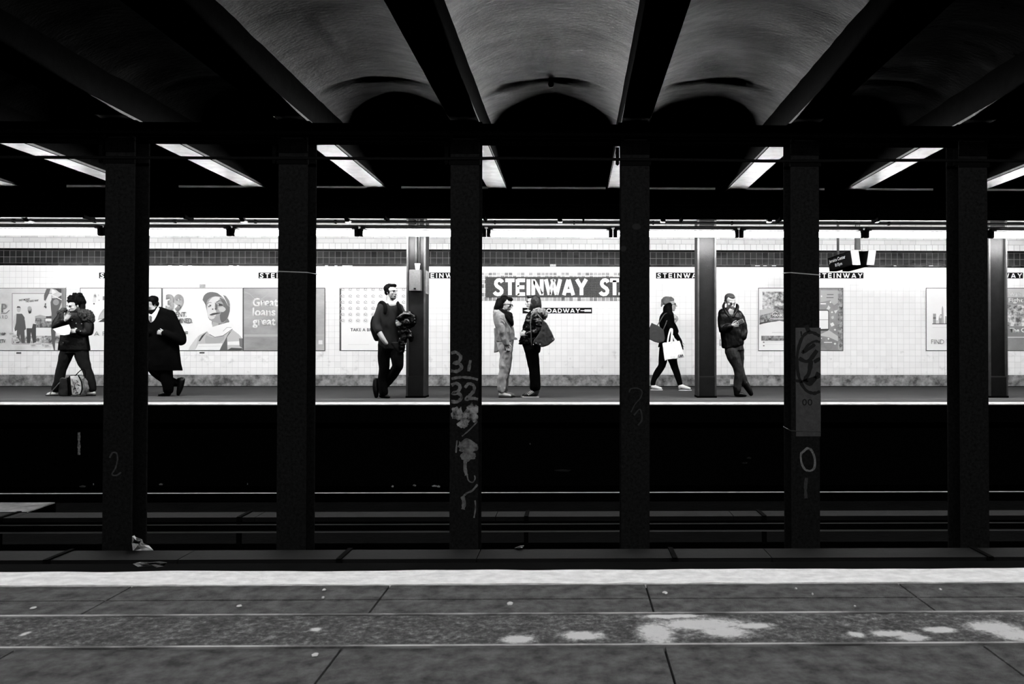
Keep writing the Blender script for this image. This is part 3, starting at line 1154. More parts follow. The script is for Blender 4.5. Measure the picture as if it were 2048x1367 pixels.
for px, w in ((198, 'left of the first column, mostly hidden'), (517, 'beside the string-tied column above the cap woman'),
              (836, 'right of the platform column with the control box'), (1312, 'above the walking woman'),
              (1631, 'behind the hanging train display'), (1950, 'at the right frame edge')):
    name_tablet(px, 'small black and white STEINWAY tile tablet ' + w)

# big station name mosaic
sg = empty('mosaic_sign', at(1115, 602, YS), 'large mosaic station sign reading STEINWAY ST. on the tiled wall', 'sign')
t_border = tile_mat('sign_border_tile', .03, .50, .7, TW * .68, TW * .72, .005, .25, ox=ox, oz=zp(602), dirt=.3, dscale=12, bump=.2, wave=.4)
t_field = tile_mat('sign_mosaic_field', .002, .035, .22, .027, .018, .0016, .5, spec=.15, offset=.5, ox=0, oz=0, dirt=.0, bump=.3)
bm = bmesh.new()
plate(bm, [(959, 545), (1274, 545), (1274, 602.3), (959, 602.3)], YS, .003)
mesh_obj('border_tiles', bm, t_border, sg)
bm = bmesh.new()
plate(bm, [(971, 553.5), (1262, 553.5), (1262, 594.5), (971, 594.5)], YS - .003, .002)
mesh_obj('mosaic_field', bm, t_field, sg)
bm = bmesh.new()
WP = 7.5
YSS = YS - .005
stroke_text(bm, 'STEINWAY', 987, 1174, 558, 590, WP, YSS, .002, gap=.13)
stroke_text(bm, 'ST', 1199, 1238, 558, 590, WP, YSS, .0024, gap=.08)
plate(bm, [(1237, 584.5), (1242.5, 584.5), (1242.5, 590), (1237, 590)], YSS, .002)
mesh_obj('lettering', bm, M_wlet, sg)
# BROADWAY tablet with arrows
bt = bmesh.new()
plate(bt, [(1045, 615), (1184, 615), (1184, 626.5), (1045, 626.5)], YS, .003)
bt = props(mesh_obj('name_tablet', bt, M_black), 'black tile tablet reading BROADWAY between two arrows, under the big sign', 'sign')
bm = bmesh.new()
stroke_text(bm, 'BROADWAY', 1074, 1160, 616.8, 624.8, 1.9, YS - .003, .002, gap=.16)
mesh_obj('lettering', bm, M_wlet, bt)
bm = bmesh.new()
plate(bm, [(1047, 620.7), (1058, 618), (1058, 623.5)], YS - .003, .002)
plate(bm, [(1056, 620), (1070, 620), (1070, 621.6), (1056, 621.6)], YS - .003, .0025)
plate(bm, [(1161, 620), (1171, 620), (1171, 621.6), (1161, 621.6)], YS - .003, .0025)
plate(bm, [(1169, 618.6), (1182, 618.6), (1182, 623), (1169, 623)], YS - .003, .002)
mesh_obj('arrow', bm, M_wlet, bt)
# ================================================================== POSTERS
GY = {g: mat('print_grey_%02d' % int(g * 100), g, rough=.45) for g in (.01, .03, .06, .10, .16, .22, .30, .40, .50, .62, .72, .82)}
GL = sorted(GY)
gi = lambda g: min(range(len(GL)), key=lambda i: abs(GL[i] - g))
ALLG = [GY[g] for g in GL]


def poster(x0, x1, label, base, name='poster', y0=576.5, y1=700, frame=(.04, 1.0)):
    Y = YW
    bm = bmesh.new()
    plate(bm, [(x0, y0), (x1, y0), (x1, y1), (x0, y1)], Y, .012)
    o = props(mesh_obj(name, bm, base), label, 'poster')
    bm = bmesh.new()
    e = frame[1]
    for q in ([(x0 - e, y0 - e), (x1 + e, y0 - e), (x1 + e, y0), (x0 - e, y0)], [(x0 - e, y1), (x1 + e, y1), (x1 + e, y1 + e), (x0 - e, y1 + e)],
              [(x0 - e, y0), (x0, y0), (x0, y1), (x0 - e, y1)], [(x1, y0), (x1 + e, y0), (x1 + e, y1), (x1, y1)]):
        plate(bm, q, Y, .016)
    mesh_obj('frame', bm, mat('thin_dark_frame', frame[0], rough=.5), o)
    return o


class Art:
    def __init__(s, parent, name='artwork'):
        s.bm = bmesh.new()
        s.n = 0
        s.par = parent
        s.name = name

    def P(s, pts, g, smooth=0, m=None):
        s.n += 1
        if smooth:
            pts = smooth_pts(list(pts) + [pts[0]], smooth)[:-1]
        plate(s.bm, pts, YW - .012, .0004 * s.n, gi(g) if m is None else m)
        return s

    def E(s, cx, cy, rx, ry, g, rot=0, n=20, m=None):
        c, q = math.cos(rot), math.sin(rot)
        return s.P([(cx + rx * math.cos(t) * c - ry * math.sin(t) * q, cy + rx * math.cos(t) * q + ry * math.sin(t) * c) for t in [2 * math.pi * i / n for i in range(n)]], g, m=m)

    def S(s, pts, w, g, smooth=0):
        s.n += 1
        if smooth:
            pts = smooth_pts(pts, smooth)
        ribbon(s.bm, pts, w, YW - .012, .0004 * s.n, gi(g))
        return s

    def R(s, x0, y0, x1, y1, g, m=None):
        return s.P([(x0, y0), (x1, y0), (x1, y1), (x0, y1)], g, m=m)

    def done(s, extra=()):
        return mesh_obj(s.name, s.bm, ALLG + list(extra), s.par)


def ptext(s, x0, x1, yb, hpx, g, parent, bold=.0, sp=1.0, tilt=0, depth=.024):
    Y = YW - depth
    a = at(x0, yb, Y)
    b = at(x1, yb + tilt, Y)
    return text_on(s, a, b, hpx * Y / F, GY[GL[gi(g)]], parent, bold=bold, spacing=sp, thick=.001)


N = len(GL)
m_photo = mat('mottled_photo_print', .08, rough=.45, var=1, vscale=12, g2=.75, contrast=.12)
m_photo_d = mat('mottled_dark_photo_print', .01, rough=.45, var=1, vscale=16, g2=.40, contrast=.14)
m_sky = mat('soft_cloud_print', .52, rough=.4, var=1, vscale=1.6, g2=.80, contrast=.2)
m_wht = mat('poster_white', .84, rough=.35)
m_lgt = mat('poster_light_grey', .66, rough=.35, var=.08, vscale=1.5)

# 1  poster with two standing men
p1 = poster(-90, 130.5, 'light poster of two standing men and a pair of legs at the left edge', m_sky)
A = Art(p1)
A.R(123.5, 577, 130, 700, .22)
A.R(24, 586, 104, 688, .16).R(25, 587, 103, 687, .72)
A.P([(70, 632), (80, 629), (95, 633), (103, 630), (103, 646), (70, 646)], .40)
A.R(70, 636, 103, 645, .16, m=N + 1)
A.R(72, 644, 103, 655, .22, m=N + 1)
A.R(26, 655, 103, 672, .82)
A.R(26, 671, 122, 686, .2, m=N)
A.R(92, 632, 103, 636, .06).R(91, 637, 103, 642, .82)
# man in dark shirt
A.P([(33, 627), (28, 632), (26, 645), (30, 662), (34, 660), (32, 686), (38, 686), (40, 668), (43, 686), (50, 686), (49, 660), (52, 658), (49, 634), (44, 627)], .10)
A.P([(33, 627), (28, 631), (26, 646), (29, 657), (32, 645)], .62)
A.E(37.5, 618, 4, 6.2, .50).P([(33, 615), (35, 612), (40, 612.5), (42, 617), (40, 615)], .06)
# man in light shirt
A.P([(56, 626), (51, 630), (49, 638), (52, 648), (54, 658), (66, 658), (69, 647), (71, 638), (69, 630), (63, 626)], .72)
A.P([(53, 656), (54, 686), (60, 686), (62, 664), (66, 686), (72, 684), (72, 648), (66, 647), (64, 656)], .06)
A.E(59.5, 619, 4, 6.2, .22).E(59, 616, 4, 4, .40).P([(56, 622), (63, 622), (62, 626), (58, 627)], .03)
# legs in dark trousers in the foreground
A.P([(93, 577), (101, 577), (96, 590), (91, 601), (88, 600), (88, 590)], .10)
A.P([(104, 596), (101, 604), (102, 618), (104, 634), (102, 660), (103, 676), (104, 686), (108, 700), (110, 700), (110, 684), (112, 650), (117, 620), (123, 604), (123, 590), (112, 596)], .10)
A.P([(104, 577), (123, 577), (123, 586), (118, 584), (112, 579)], .03)
A.P([(103, 588), (123, 598), (123, 600), (103, 590)], .82).P([(103, 580), (106, 578), (113, 584), (104, 589)], .82)
A.P([(103, 691), (107, 697), (107, 700), (102, 700)], .82)
A.E(112, 604, 6, 6, .30)
A.S([(91, 606), (90, 612), (92, 616)], 2, .10).S([(88, 613), (93, 613.5)], 2, .06)
A.S([(2, 626.5), (12, 626), (19, 620)], 1.3, .16)
for i, (cx, cy) in enumerate([(22, 667), (28, 672), (66, 690), (88, 689), (93, 691), (32, 680)]):
    A.P([(cx - 7, cy - 3), (cx + 4, cy - 4), (cx + 8, cy + 2), (cx - 3, cy + 4)], .62).P([(cx - 4, cy - 1), (cx + 3, cy - 2), (cx + 5, cy + 1), (cx - 2, cy + 2)], .40)
A.done([m_photo, m_photo_d])
ptext('EASY MONEY', 38, 60, 602, 3.8, .10, p1, .01, tilt=-2.5, depth=.031)
ptext('THE HARD WAY', 51, 77, 604.5, 3.8, .10, p1, .01, tilt=-2.5, depth=.031)
ptext('P', 3, 13, 624, 17, .22, p1, .02, depth=.031)
ptext('ARD', -3, 15, 637, 7, .22, p1, .0, 1.4, depth=.031)
ptext('10P', 1, 11, 670, 5, .06, p1, .03, depth=.031)
ptext('ETV', 0, 11, 685, 7, .10, p1, .01, depth=.031)
# small bolt plate under the poster
def bolt(px, py, lab, w=10):
    bm = bmesh.new()
    plate(bm, [(px - w / 2, py - 1.6), (px + w / 2, py - 1.6), (px + w / 2, py + 1.6), (px - w / 2, py + 1.6)], YW, .012)
    props(mesh_obj('poster_clip', bm, mat('rusty_clip', .06, rough=.7, var=.9, vscale=70)), lab, 'clip', 'poster clips on the wall')
bolt(37.5, 705.5, 'small dark metal clip under the two men poster')
bolt(404, 705, 'small dark metal clip under the cap woman poster')

# 2 and its right-hand neighbour: drawing poster behind the first column
p2 = poster(161, 322.5, 'white poster with a sketched rock, seen either side of the first column', m_wht, frame=(.05, 1.2))
A = Art(p2)
A.P([(196, 640), (198, 631), (205, 620), (209, 617), (225, 612), (235, 640), (205, 638)], .40, 2)
A.P([(198, 636), (203, 626), (208, 622), (208, 636)], .50)
A.P([(196, 643.5), (208, 636), (230, 636), (230, 643.5)], .03)
A.E(190, 592, 3, 5, .50).E(188, 607, 1.6, 1.6, .10).P([(188, 592), (190, 589), (193, 593)], .16).P([(186, 595), (192, 595), (192, 604), (185, 604)], .72)
A.E(198, 600, 1.2, 1.2, .30).E(197, 590, 1.5, 2.5, .62).R(205.5, 592, 209, 600, .22)
A.done()
ptext('A P', 188, 212, 671, 9, .22, p2, -.02, depth=.028)

# 3 cap woman portrait
p3 = poster(325.5, 485.2, 'white poster with a portrait of a woman in a cap and the number 39', m_wht, frame=(.05, 1.1))
A = Art(p3, 'portrait')
fx = lambda X: 320 + X / 9.111
fy = lambda Y_: 560 + Y_ / 9.113
Q = lambda L: [(fx(a), fy(b)) for a, b in L]
A.P(Q([(510, 1285), (600, 1130), (720, 1000), (860, 930), (900, 990), (1100, 1040), (1320, 900), (1440, 990), (1500, 1060), (1508, 1270), (1400, 1285)]), .50)
A.P(Q([(540, 1215), (640, 1080), (700, 1010), (640, 1280), (520, 1280)]), .62)
A.P(Q([(840, 1000), (1000, 1050), (1180, 1010), (1100, 1140), (830, 1150)]), .40, 2)
A.P(Q([(700, 1110), (760, 1010), (860, 935), (800, 1010), (730, 1110)]), .03)
A.P(Q([(1080, 1280), (1180, 1100), (1330, 880), (1290, 900), (1220, 1020), (1230, 1280)]), .10)
A.P(Q([(1230, 1120), (1450, 1110), (1450, 1180), (1230, 1180)]), .82)
A.P(Q([(1210, 1280), (1300, 1230), (1500, 1240), (1505, 1270), (1400, 1285)]), .06)
A.P(Q([(1440, 1060), (1505, 1060), (1505, 1240), (1450, 1200)]), .16)
A.P(Q([(700, 1160), (1140, 1150), (1090, 1270), (640, 1272)]), .82)
A.S(Q([(700, 1205), (1110, 1200)]), .8, .62)
A.P(Q([(945, 730), (1235, 700), (1240, 800), (1100, 830), (960, 850)]), .16, 2)      # neck
A.P(Q([(960, 740), (1060, 760), (1050, 840), (955, 850)]), .40, 2)
A.P(Q([(880, 870), (960, 850), (1230, 770), (1330, 790), (1330, 890), (1200, 980), (1060, 1030), (960, 1030), (890, 960)]), .82, 2)
A.S(Q([(900, 985), (1000, 1040), (1150, 1010), (1320, 890)]), 1.2, .10)
A.S(Q([(1150, 930), (1220, 860), (1300, 860)]), .8, .30)
A.P(Q([(840, 330), (870, 250), (1000, 250), (1180, 280), (1260, 400), (1272, 560), (1240, 640), (1210, 720), (1140, 790), (1010, 770), (900, 720), (870, 640), (850, 520)]), .30, 2)   # face
A.P(Q([(860, 500), (880, 400), (960, 310), (1060, 300), (1100, 330), (1010, 420), (1000, 520), (1030, 600), (980, 700), (900, 700), (862, 600)]), .62, 2)
A.P(Q([(1080, 320), (1200, 370), (1272, 500), (1250, 640), (1200, 730), (1120, 770), (1090, 640), (1140, 540), (1150, 430)]), .10, 2)
A.P(Q([(1060, 500), (1150, 480), (1200, 530), (1150, 580), (1080, 560)]), .50, 2)
A.P(Q([(875, 490), (900, 450), (935, 448), (930, 475), (890, 492)]), .01).E(fx(905), fy(468), .9, .7, .72)
A.P(Q([(1040, 450), (1075, 420), (1140, 440), (1150, 465), (1080, 470)]), .01).E(fx(1062), fy(446), 1.0, .8, .82)
A.S(Q([(860, 430), (900, 405), (940, 410)]), 1.0, .10).S(Q([(1020, 400), (1090, 370), (1170, 400)]), 1.2, .06)
A.E(fx(960), fy(527), 1.6, 1.2, .01).E(fx(1020), fy(522), 2.6, 1.8, .06).P(Q([(1000, 400), (1050, 460), (1040, 540), (1010, 500)]), .10)
A.P(Q([(900, 630), (960, 600), (1040, 590), (1110, 595), (1050, 615), (960, 640), (915, 640)]), .03, 2)
A.S(Q([(930, 650), (1000, 660), (1070, 640)]), .8, .40)
A.P(Q([(775, 360), (800, 280), (870, 225), (960, 215), (1060, 240), (1130, 300), (1000, 290), (900, 330), (850, 400), (840, 545), (830, 450)]), .10, 2)   # cap visor
A.P(Q([(1020, 215), (1100, 220), (1180, 260), (1250, 350), (1275, 450), (1240, 470), (1180, 350), (1120, 290)]), .72, 2)
A.P(Q([(1150, 270), (1200, 290), (1255, 370), (1275, 460), (1245, 480), (1200, 370)]), .16)
A.done()
ptext('39', 331, 366, 620, 30, .40, p3, .055, depth=.034)
ptext('RESILIENT.', 325, 373, 633, 9.5, .22, p3, .015, .92, depth=.034)
ptext('DETERMINED.', 326, 385, 645.5, 9.5, .22, p3, .015, .92, depth=.034)
ptext('RULES', 361, 376, 667, 5, .06, p3, .02, depth=.034)

# 4 grey loans poster
p4 = poster(487.5, 649, 'grey clouded poster with the words Great loans, behind the second column', mat('grey_sky_print', .14, rough=.4, var=1, vscale=1.1, g2=.50, contrast=.25, stretch=(.6, 1, 1.4)), frame=(.03, 1.4))
for s, yb, x1 in (('Great', 612, 556), ('loans', 631, 551), ('great', 650, 551)):
    ptext(s, 505, x1, yb - (4 if 'g' in s else 0) * 0, 16, .82, p4, .03, depth=.014)
A = Art(p4)
A.P([(488, 668), (649, 668), (649, 672), (488, 673)], .40)
A.R(637, 680, 645, 688, .72)
A.S([(488, 583), (500, 588), (512, 600)], .7, .40).S([(540, 585), (520, 600)], .7, .40)
A.done()

# 5 icon poster
p5 = poster(680, 843, 'white poster with rows of little envelope icons, behind the man with the backpack', m_wht, frame=(.05, 1.0))
A = Art(p5)
A.R(680, 577, 682.5, 700, .06)
for j in range(6):
    for i in range(11):
        cx, cy = 685.5 + 15.2 * i, 578.8 + 12.2 * j + (1 if j else 0)
        if cx > 838:
            continue
        if j:
            pts = [(cx + 4.9 * math.cos(t), cy + 4.9 * math.sin(t)) for t in [2 * math.pi * q / 18 for q in range(18)]]
            A.n = 1
            ribbon(A.bm, pts, .5, YW - .012, .0006, gi(.62), closed=True)
        A.n = 3
        A.S([(cx - 3, cy - 1), (cx - 3, cy + 2), (cx + 3, cy + 2.2), (cx + 3, cy - 1), (cx, cy + 1), (cx - 3, cy - 1)], .8, .16)
        A.S([(cx - 3, cy - 1), (cx, cy - 3), (cx + 3, cy - 1)], .8, .16)
A.R(696, 688, 738, 689, .72)
A.done()
ptext('TAKE A BREAK', 701, 760, 662, 6, .10, p5, .02, 1.1, depth=.016)

# 6, 7 the pair behind the fifth column
p6 = poster(1517.5, 1600, 'light poster saying THANK YOU under a garden photo, left of the ringed column', m_wht, frame=(.05, 1.2))
A = Art(p6)
A.R(1525, 583, 1600, 618, .5, m=N)
A.P([(1519, 619), (1525, 622), (1530, 618), (1548, 617), (1560, 612), (1600, 605), (1600, 648), (1560, 641), (1519, 648)], .03, m=N + 1)
A.P([(1519, 620), (1533, 617), (1548, 618), (1547, 624), (1530, 628), (1520, 630)], .50)
A.P([(1543, 642), (1519, 649), (1519, 645), (1559, 638), (1600, 642), (1600, 646)], .03)
A.P([(1519, 649), (1559, 641), (1600, 648), (1600, 668), (1519, 668)], .82)
A.R(1522.5, 671, 1600, 681, .03, m=N + 1)
A.R(1526, 683, 1529, 685, .10).R(1526, 690, 1529, 692, .10).R(1544, 664, 1598, 664.6, .40).R(1530, 683, 1598, 683.5, .50).R(1530, 688, 1598, 688.4, .62)
A.S([(1544, 627), (1550, 623), (1556, 626)], 1.2, .82)
A.R(1540, 635.5, 1600, 636.8, .82).R(1538, 638.5, 1600, 639.6, .62)
A.done([m_photo, m_photo_d])
ptext('THANK YOU', 1540, 1583, 633, 5.2, .82, p6, .04, depth=.021)
p7 = poster(1603, 1685.5, 'mid-grey poster with a phone and small white stars, right of the ringed column', mat('grey_app_print', .24, rough=.4, var=.3, vscale=4), frame=(.08, 1.2))
A = Art(p7)
A.R(1676, 577, 1685, 700, .10, m=N + 1).P([(1641, 580), (1676, 580), (1676, 605), (1668, 610), (1660, 600), (1641, 604)], .40)
A.P([(1641, 668), (1658, 660), (1676, 672), (1676, 682), (1658, 674), (1641, 671)], .50)
A.P([(1620, 619), (1655, 619), (1658, 622), (1658, 658), (1655, 661), (1620, 661)], .03).P([(1621, 621), (1655, 621), (1656.5, 623), (1656.5, 657), (1621, 658)], .82).R(1621, 638.5, 1657, 639.5, .22)
for cx, cy, r in [(1664, 624, 2.6), (1661, 604, 2.4), (1670, 659, 2.8), (1657, 677, 2.6), (1670, 687, 3), (1643, 592, 2.4), (1643, 676, 1.6)]:
    A.P([(cx, cy - r), (cx + r * .3, cy - r * .3), (cx + r, cy), (cx + r * .3, cy + r * .3), (cx, cy + r), (cx - r * .3, cy + r * .3), (cx - r, cy), (cx - r * .3, cy - r * .3)], .82)
A.P([(1668, 621), (1676, 619), (1671, 627)], .62).P([(1660, 647), (1666, 644), (1669, 650), (1663, 653)], .72).P([(1653, 618), (1657, 610), (1661, 615), (1658, 619)], .62)
A.P([(1662, 633), (1667, 631), (1668, 636), (1664, 638)], .50).R(1654, 588, 1667, 589.5, .10).R(1653, 594, 1667, 595.5, .10).R(1641, 606, 1652, 608, .82).R(1648, 683.5, 1664, 685, .82)
A.done([m_photo, m_photo_d])
# 8, 9
p8 = poster(1853, 2013, 'white poster with a small grey city skyline, left of the rightmost column', m_wht, frame=(.05, 1.1))
A = Art(p8)
A.R(1866, 627, 1872, 648, .30).R(1866, 634, 1872, 637, .10).P([(1876, 648), (1878, 632), (1881, 628), (1885, 628), (1887, 648)], .30).P([(1883, 648), (1883.5, 616), (1885, 611), (1886.5, 616), (1888, 648)], .40)
A.E(1881, 633, 2.5, 3, .62).R(1890, 632, 1900, 648, .40).R(1902, 625, 1910, 648, .50).R(1872, 640, 1878, 648, .62).R(1864.5, 646.5, 1960, 648, .03).R(1865, 654, 1960, 654.7, .62)
for i in range(9):
    A.R(1912 + i * 5, 630 + (i * 37 % 11), 1916 + i * 5, 647, .40)
A.done()
ptext('FIND YOUR', 1862.5, 1925, 687.5, 9.5, .22, p8, -.012, depth=.03)
p9 = poster(2014.5, 2140, 'grey poster about walking with blocky crowd photos, at the right frame edge', mat('grey_walk_print', .26, rough=.4, var=.25, vscale=2), frame=(.05, 1.1))
A = Art(p9)
A.R(2015, 577, 2139, 594, .50).R(2033, 668, 2060, 670.5, .82).R(2015, 609, 2139, 629, .5, m=N).R(2015, 630, 2139, 652, .5, m=N).R(2015, 652, 2139, 675, .22).R(2015, 673, 2139, 675, .62)
A.done([m_photo, m_photo_d])
ptext('Walk Al', 2018, 2056, 592, 8, .72, p9, .02, depth=.018)
ptext('Fight S', 2017, 2057, 604, 8.5, .82, p9, .03, depth=.018)
ptext('The Ov', 2019, 2058, 664, 8.5, .82, p9, .03, depth=.018)

# faint smudge plates low on the wall
o = box_obj('floor_outlet_plate', *(lambda a, b: (a.x, b.x, YW + .0, YW + .013, b.z, a.z))(at(1460, 758, YW), at(1467, 768, YW)), mat('outlet_plate', .45, rough=.6))
props(o, 'small pale plate on the concrete base behind the man with the phone', 'plate')
o = box_obj('floor_outlet_plate', *(lambda a, b: (a.x, b.x, YW + .0, YW + .013, b.z, a.z))(at(794, 760, YW), at(807, 767, YW)), mat('outlet_plate2', .35, rough=.6))
props(o, 'small pale plate on the concrete base left of the control box column', 'plate')

# ================================================================== HANGING TRAIN DISPLAY
YD = 12.75
M_dcase = mat('display_case_black', .003, rough=.5, spec=.1)
M_dend = mat('brushed_end_cap', .17, rough=.5, spec=.3)
M_dface = mat('dark_display_glass', .008, rough=.25, spec=.15)
u = YD / F


def display_box(pxl, pxr, label, tiltx, face_side):
    """long slim box; its long side runs away from the viewer along Y."""
    a, b = at(pxl, 501, YD), at(pxr, 529.5, YD)
    w = b.x - a.x
    z1, z0 = a.z, b.z
    L = 1.15
    e = empty('train_display', Vector(((a.x + b.x) / 2, YD + L / 2, z0)), label, 'display', 'hanging train displays')
    bm = bmesh.new()
    v = B(bm, a.x, b.x, YD, YD + L, z0, z1)
    for q in bm.verts:
        if q.co.z < (z0 + z1) / 2:
            q.co.x += tiltx
    mesh_obj('case', bm, M_dcase, e)
    bm = bmesh.new()
    B(bm, a.x - .002, b.x + .002, YD - .02, YD, z0 - .004, z1 + .004)
    for q in bm.verts:
        if q.co.z < (z0 + z1) / 2:
            q.co.x += tiltx
    bmesh.ops.bevel(bm, geom=list(bm.edges), offset=.004, segments=2, affect='EDGES')
    cap = mesh_obj('end_cap', bm, M_dend, e)
    bm = bmesh.new()
    for fz in (.22, .78):
        cx = (a.x + b.x) / 2 + tiltx * (1 - fz)
        ellip(bm, (cx, YD - .02, z0 + (z1 - z0) * fz), (.010, .004, .010), sub=2)
    mesh_obj('screw', bm, mat('screw_grey', .2, rough=.3, metal=1), cap)
    x = a.x if face_side < 0 else b.x
    bm = bmesh.new()
    m_ = .02
    o_ = .004 * face_side
    vv = [bm.verts.new(p) for p in ((x + o_ + tiltx * .9, YD + .04, z0 + m_), (x + o_ + tiltx * .9, YD + L - .04, z0 + m_), (x + o_ + tiltx * .1, YD + L - .04, z1 - m_), (x + o_ + tiltx * .1, YD + .04, z1 - m_))]
    bm.faces.new(vv)
    vv2 = [bm.verts.new(v.co - Vector((o_ * 2, 0, 0))) for v in vv]
    for i in range(4):
        bm.faces.new((vv[i], vv[(i + 1) % 4], vv2[(i + 1) % 4], vv2[i]))
    scr = mesh_obj('screen', bm, M_dface, e)
    if face_side < 0:
        mt = mat('display_letters', .75, rough=.4)
        up = Vector((-tiltx, 0, (z1 - z0))).normalized()
        for s, ya, yb, fz, hh in (('Jamaica Center', YD + 1.08, YD + .25, .60, .055), ('8:15pm', YD + .80, YD + .45, .22, .05)):
            px_ = x - .006 + tiltx * (1 - fz)
            text_on(s, Vector((px_, ya, z0 + (z1 - z0) * fz)), Vector((px_, yb, z0 + (z1 - z0) * fz)), hh, mt, scr, bold=.02, thick=.001, up=up)
    return e


display_box(1700.5, 1716, 'black hanging train display with white text, nearer the ringed column', .035, -1)
display_box(1737, 1751.5, 'black hanging train display, the right one of the slanted pair', -.035, 1)
hb = empty('display_hanger', at(1718, 500, YD + .3), 'grey steel hanger holding the pair of train displays', 'bracket')
bm = bmesh.new()
a = at(1715, 500, YD + .2)
ring_tube(bm, [a, (a.x, a.y, ZC)], [.05, .038], n=10, cap=False)
mesh_obj('pole', bm, M_pcol2, hb, smooth=True)
bm = bmesh.new()
a = at(1676, 508, YD + .95)
ring_tube(bm, [a, (a.x, a.y, ZC)], [.022, .022], n=10, cap=False)
mesh_obj('pole', bm, M_pcol2, hb, smooth=True)
a = at(1708, 501, YD)
b = at(1744, 499, YD)
bm = bmesh.new()
B(bm, a.x, b.x, YD + .05, YD + 1.05, a.z - .0, b.z + .004)
mesh_obj('top_plate', bm, M_pcol2, hb)

# ================================================================== TRACKS
M_rail = mat('rusty_rail_side', .002, rough=.9, spec=.02)
M_rtop = mat('polished_rail_head', .60, rough=.4)
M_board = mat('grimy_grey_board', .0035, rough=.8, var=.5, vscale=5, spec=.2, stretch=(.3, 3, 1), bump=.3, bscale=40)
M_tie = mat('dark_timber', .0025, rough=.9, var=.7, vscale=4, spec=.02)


def rail(Y, zt, label, cat='rail', x0=XL, x1=XR):
    h = .15
    bm = bmesh.new()
    B(bm, x0, x1, Y - .07, Y + .07, zt - h, zt - h + .015)
    B(bm, x0, x1, Y - .01, Y + .01, zt - h + .015, zt - .03)
    B(bm, x0, x1, Y - .035, Y + .035, zt - .03, zt - .004)
    o = props(mesh_obj('running_rail', bm, M_rail), label, cat, 'running rails')
    bm = bmesh.new()
    B(bm, x0, x1, Y - .024, Y + .024, zt - .004, zt)
    mesh_obj('rail_head', bm, M_rtop, o)['label'] = 'worn shiny top of the rail'


YR2 = 10.42
zt = zr(984, YR2)
rail(YR2, zt, 'shiny running rail nearest the far platform')
rail(YR2 - 1.44, zt, 'running rail of the far track, mostly hidden behind the cover board')
rail(4.85, zt, 'running rail of the near track on the side of the columns')
rail(3.41, zt, 'running rail of the near track under the near platform edge')
for i, x in enumerate([XL + .3 + .61 * k for k in range(38)]):
    for y0, y1, g in ((8.6, YR2 + .3, 'far'), (3.1, 5.2, 'near')):
        rr = random.Random(i * 7 + int(y0))
        bm = bmesh.new()
        dz = rr.uniform(-.015, .01)
        B(bm, x - .11, x + .11, y0 + rr.uniform(-.05, .05), y1, ZT - .05, zt - .16 + dz)
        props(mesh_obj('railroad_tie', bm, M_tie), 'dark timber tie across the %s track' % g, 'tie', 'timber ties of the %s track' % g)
for i in range(14):
    x = XL + 3.2 + i * 1.22
    bm = bmesh.new()
    B(bm, x - .12, x + .12, YR2 - .20, YR2 - .075, zt - .155, zt - .14)
    B(bm, x - .03, x + .03, YR2 - .16, YR2 - .08, zt - .14, zt - .11)
    props(mesh_obj('rail_clip', bm, mat('clip_steel', .06, rough=.5)), 'steel plate clamping the far running rail to a tie', 'clip', 'rail clamps along the far rail')


def third_rail(Yc, w, zb, label, rails=True, pxpost=(), railz=None):
    e = empty('third_rail', (0, Yc, ZT), label, 'rail', 'third rails')
    bm = bmesh.new()
    xs = [XL + 2.44 * k for k in range(11)]
    for a, b in zip(xs, xs[1:]):
        B(bm, a + .004, b - .004, Yc - w / 2, Yc + w / 2, zb - .045, zb)
    mesh_obj('cover_board', bm, M_board, e)
    if rails:
        bm = bmesh.new()
        B(bm, XL, XR, Yc - .175, Yc - .15, railz - .006, railz)
        B(bm, XL, XR, Yc - .205, Yc - .13, railz - .076, railz - .068)
        B(bm, XL, XR, Yc - .166, Yc - .159, railz - .068, railz - .006, 1)
        mesh_obj('power_rail', bm, [ mat('worn_power_rail', .16, rough=.6, spec=.1), M_rail], e)
    for px in pxpost:
        x = at(px, 1040, Yc).x
        bm = bmesh.new()
        B(bm, x - .022, x + .022, Yc - w / 2 - .03, Yc - w / 2, ZT, zb + .005)
        B(bm, x - .02, x + .02, Yc - w / 2 - .03, Yc + w / 2 + .02, zb, zb + .012)
        mesh_obj('bracket', bm, M_dark, e)
    return e


zb = at(1148, 1027, 8.3).z
third_rail(8.3, .26, zb, 'third rail with grimy cover board beyond the columns', True, (19, 490, 1054, 1522), railz=at(1148, 1041, 8.26).z)
third_rail(6.74, .30, at(1148, 1106.5, 6.74).z, 'broad grimy cover board in front of the columns', False, (120, 690, 1345, 1960))
# low cable trough just beyond the near platform
bm = bmesh.new()
B(bm, XL, XR, 6.2, 6.5, ZT, at(1148, 1118, 6.4).z - .05)
props(mesh_obj('cable_trough', bm, M_tie), 'low dark cable trough along the near track', 'trough')

# perforated metal walkway panel
bm = bmesh.new()
ya, yb = 9.05, 9.75
za = zt + .0
a0, a1 = at(-60, 1003, 9.9), at(110, 1003, 9.75)
b1 = at(54, 1024, 9.2)
P = [(-9.5, 9.2), (b1.x, 9.2), (a1.x, 9.75), (-9.5, 9.75)]
zg = (at(54, 1003, 9.75).z + b1.z) / 2
pan = empty('perforated_panel', (-7.5, 9.5, zg), 'perforated metal panel lying between the far rails at the left edge', 'panel')
n = 70
for i in range(n):
    y = 9.2 + .55 * i / n
    t = i / n
    xr_ = b1.x + (a1.x - b1.x) * t
    B(bm, -9.5, xr_, y, y + .0048, zg - .012, zg)
i = 0
x = -9.5
while x < a1.x:
    t0 = max(0, (x - b1.x) / (a1.x - b1.x))
    if t0 < 1:
        B(bm, x, x + .010, 9.2 + .55 * t0, 9.75, zg - .013, zg - .001)
    x += .024
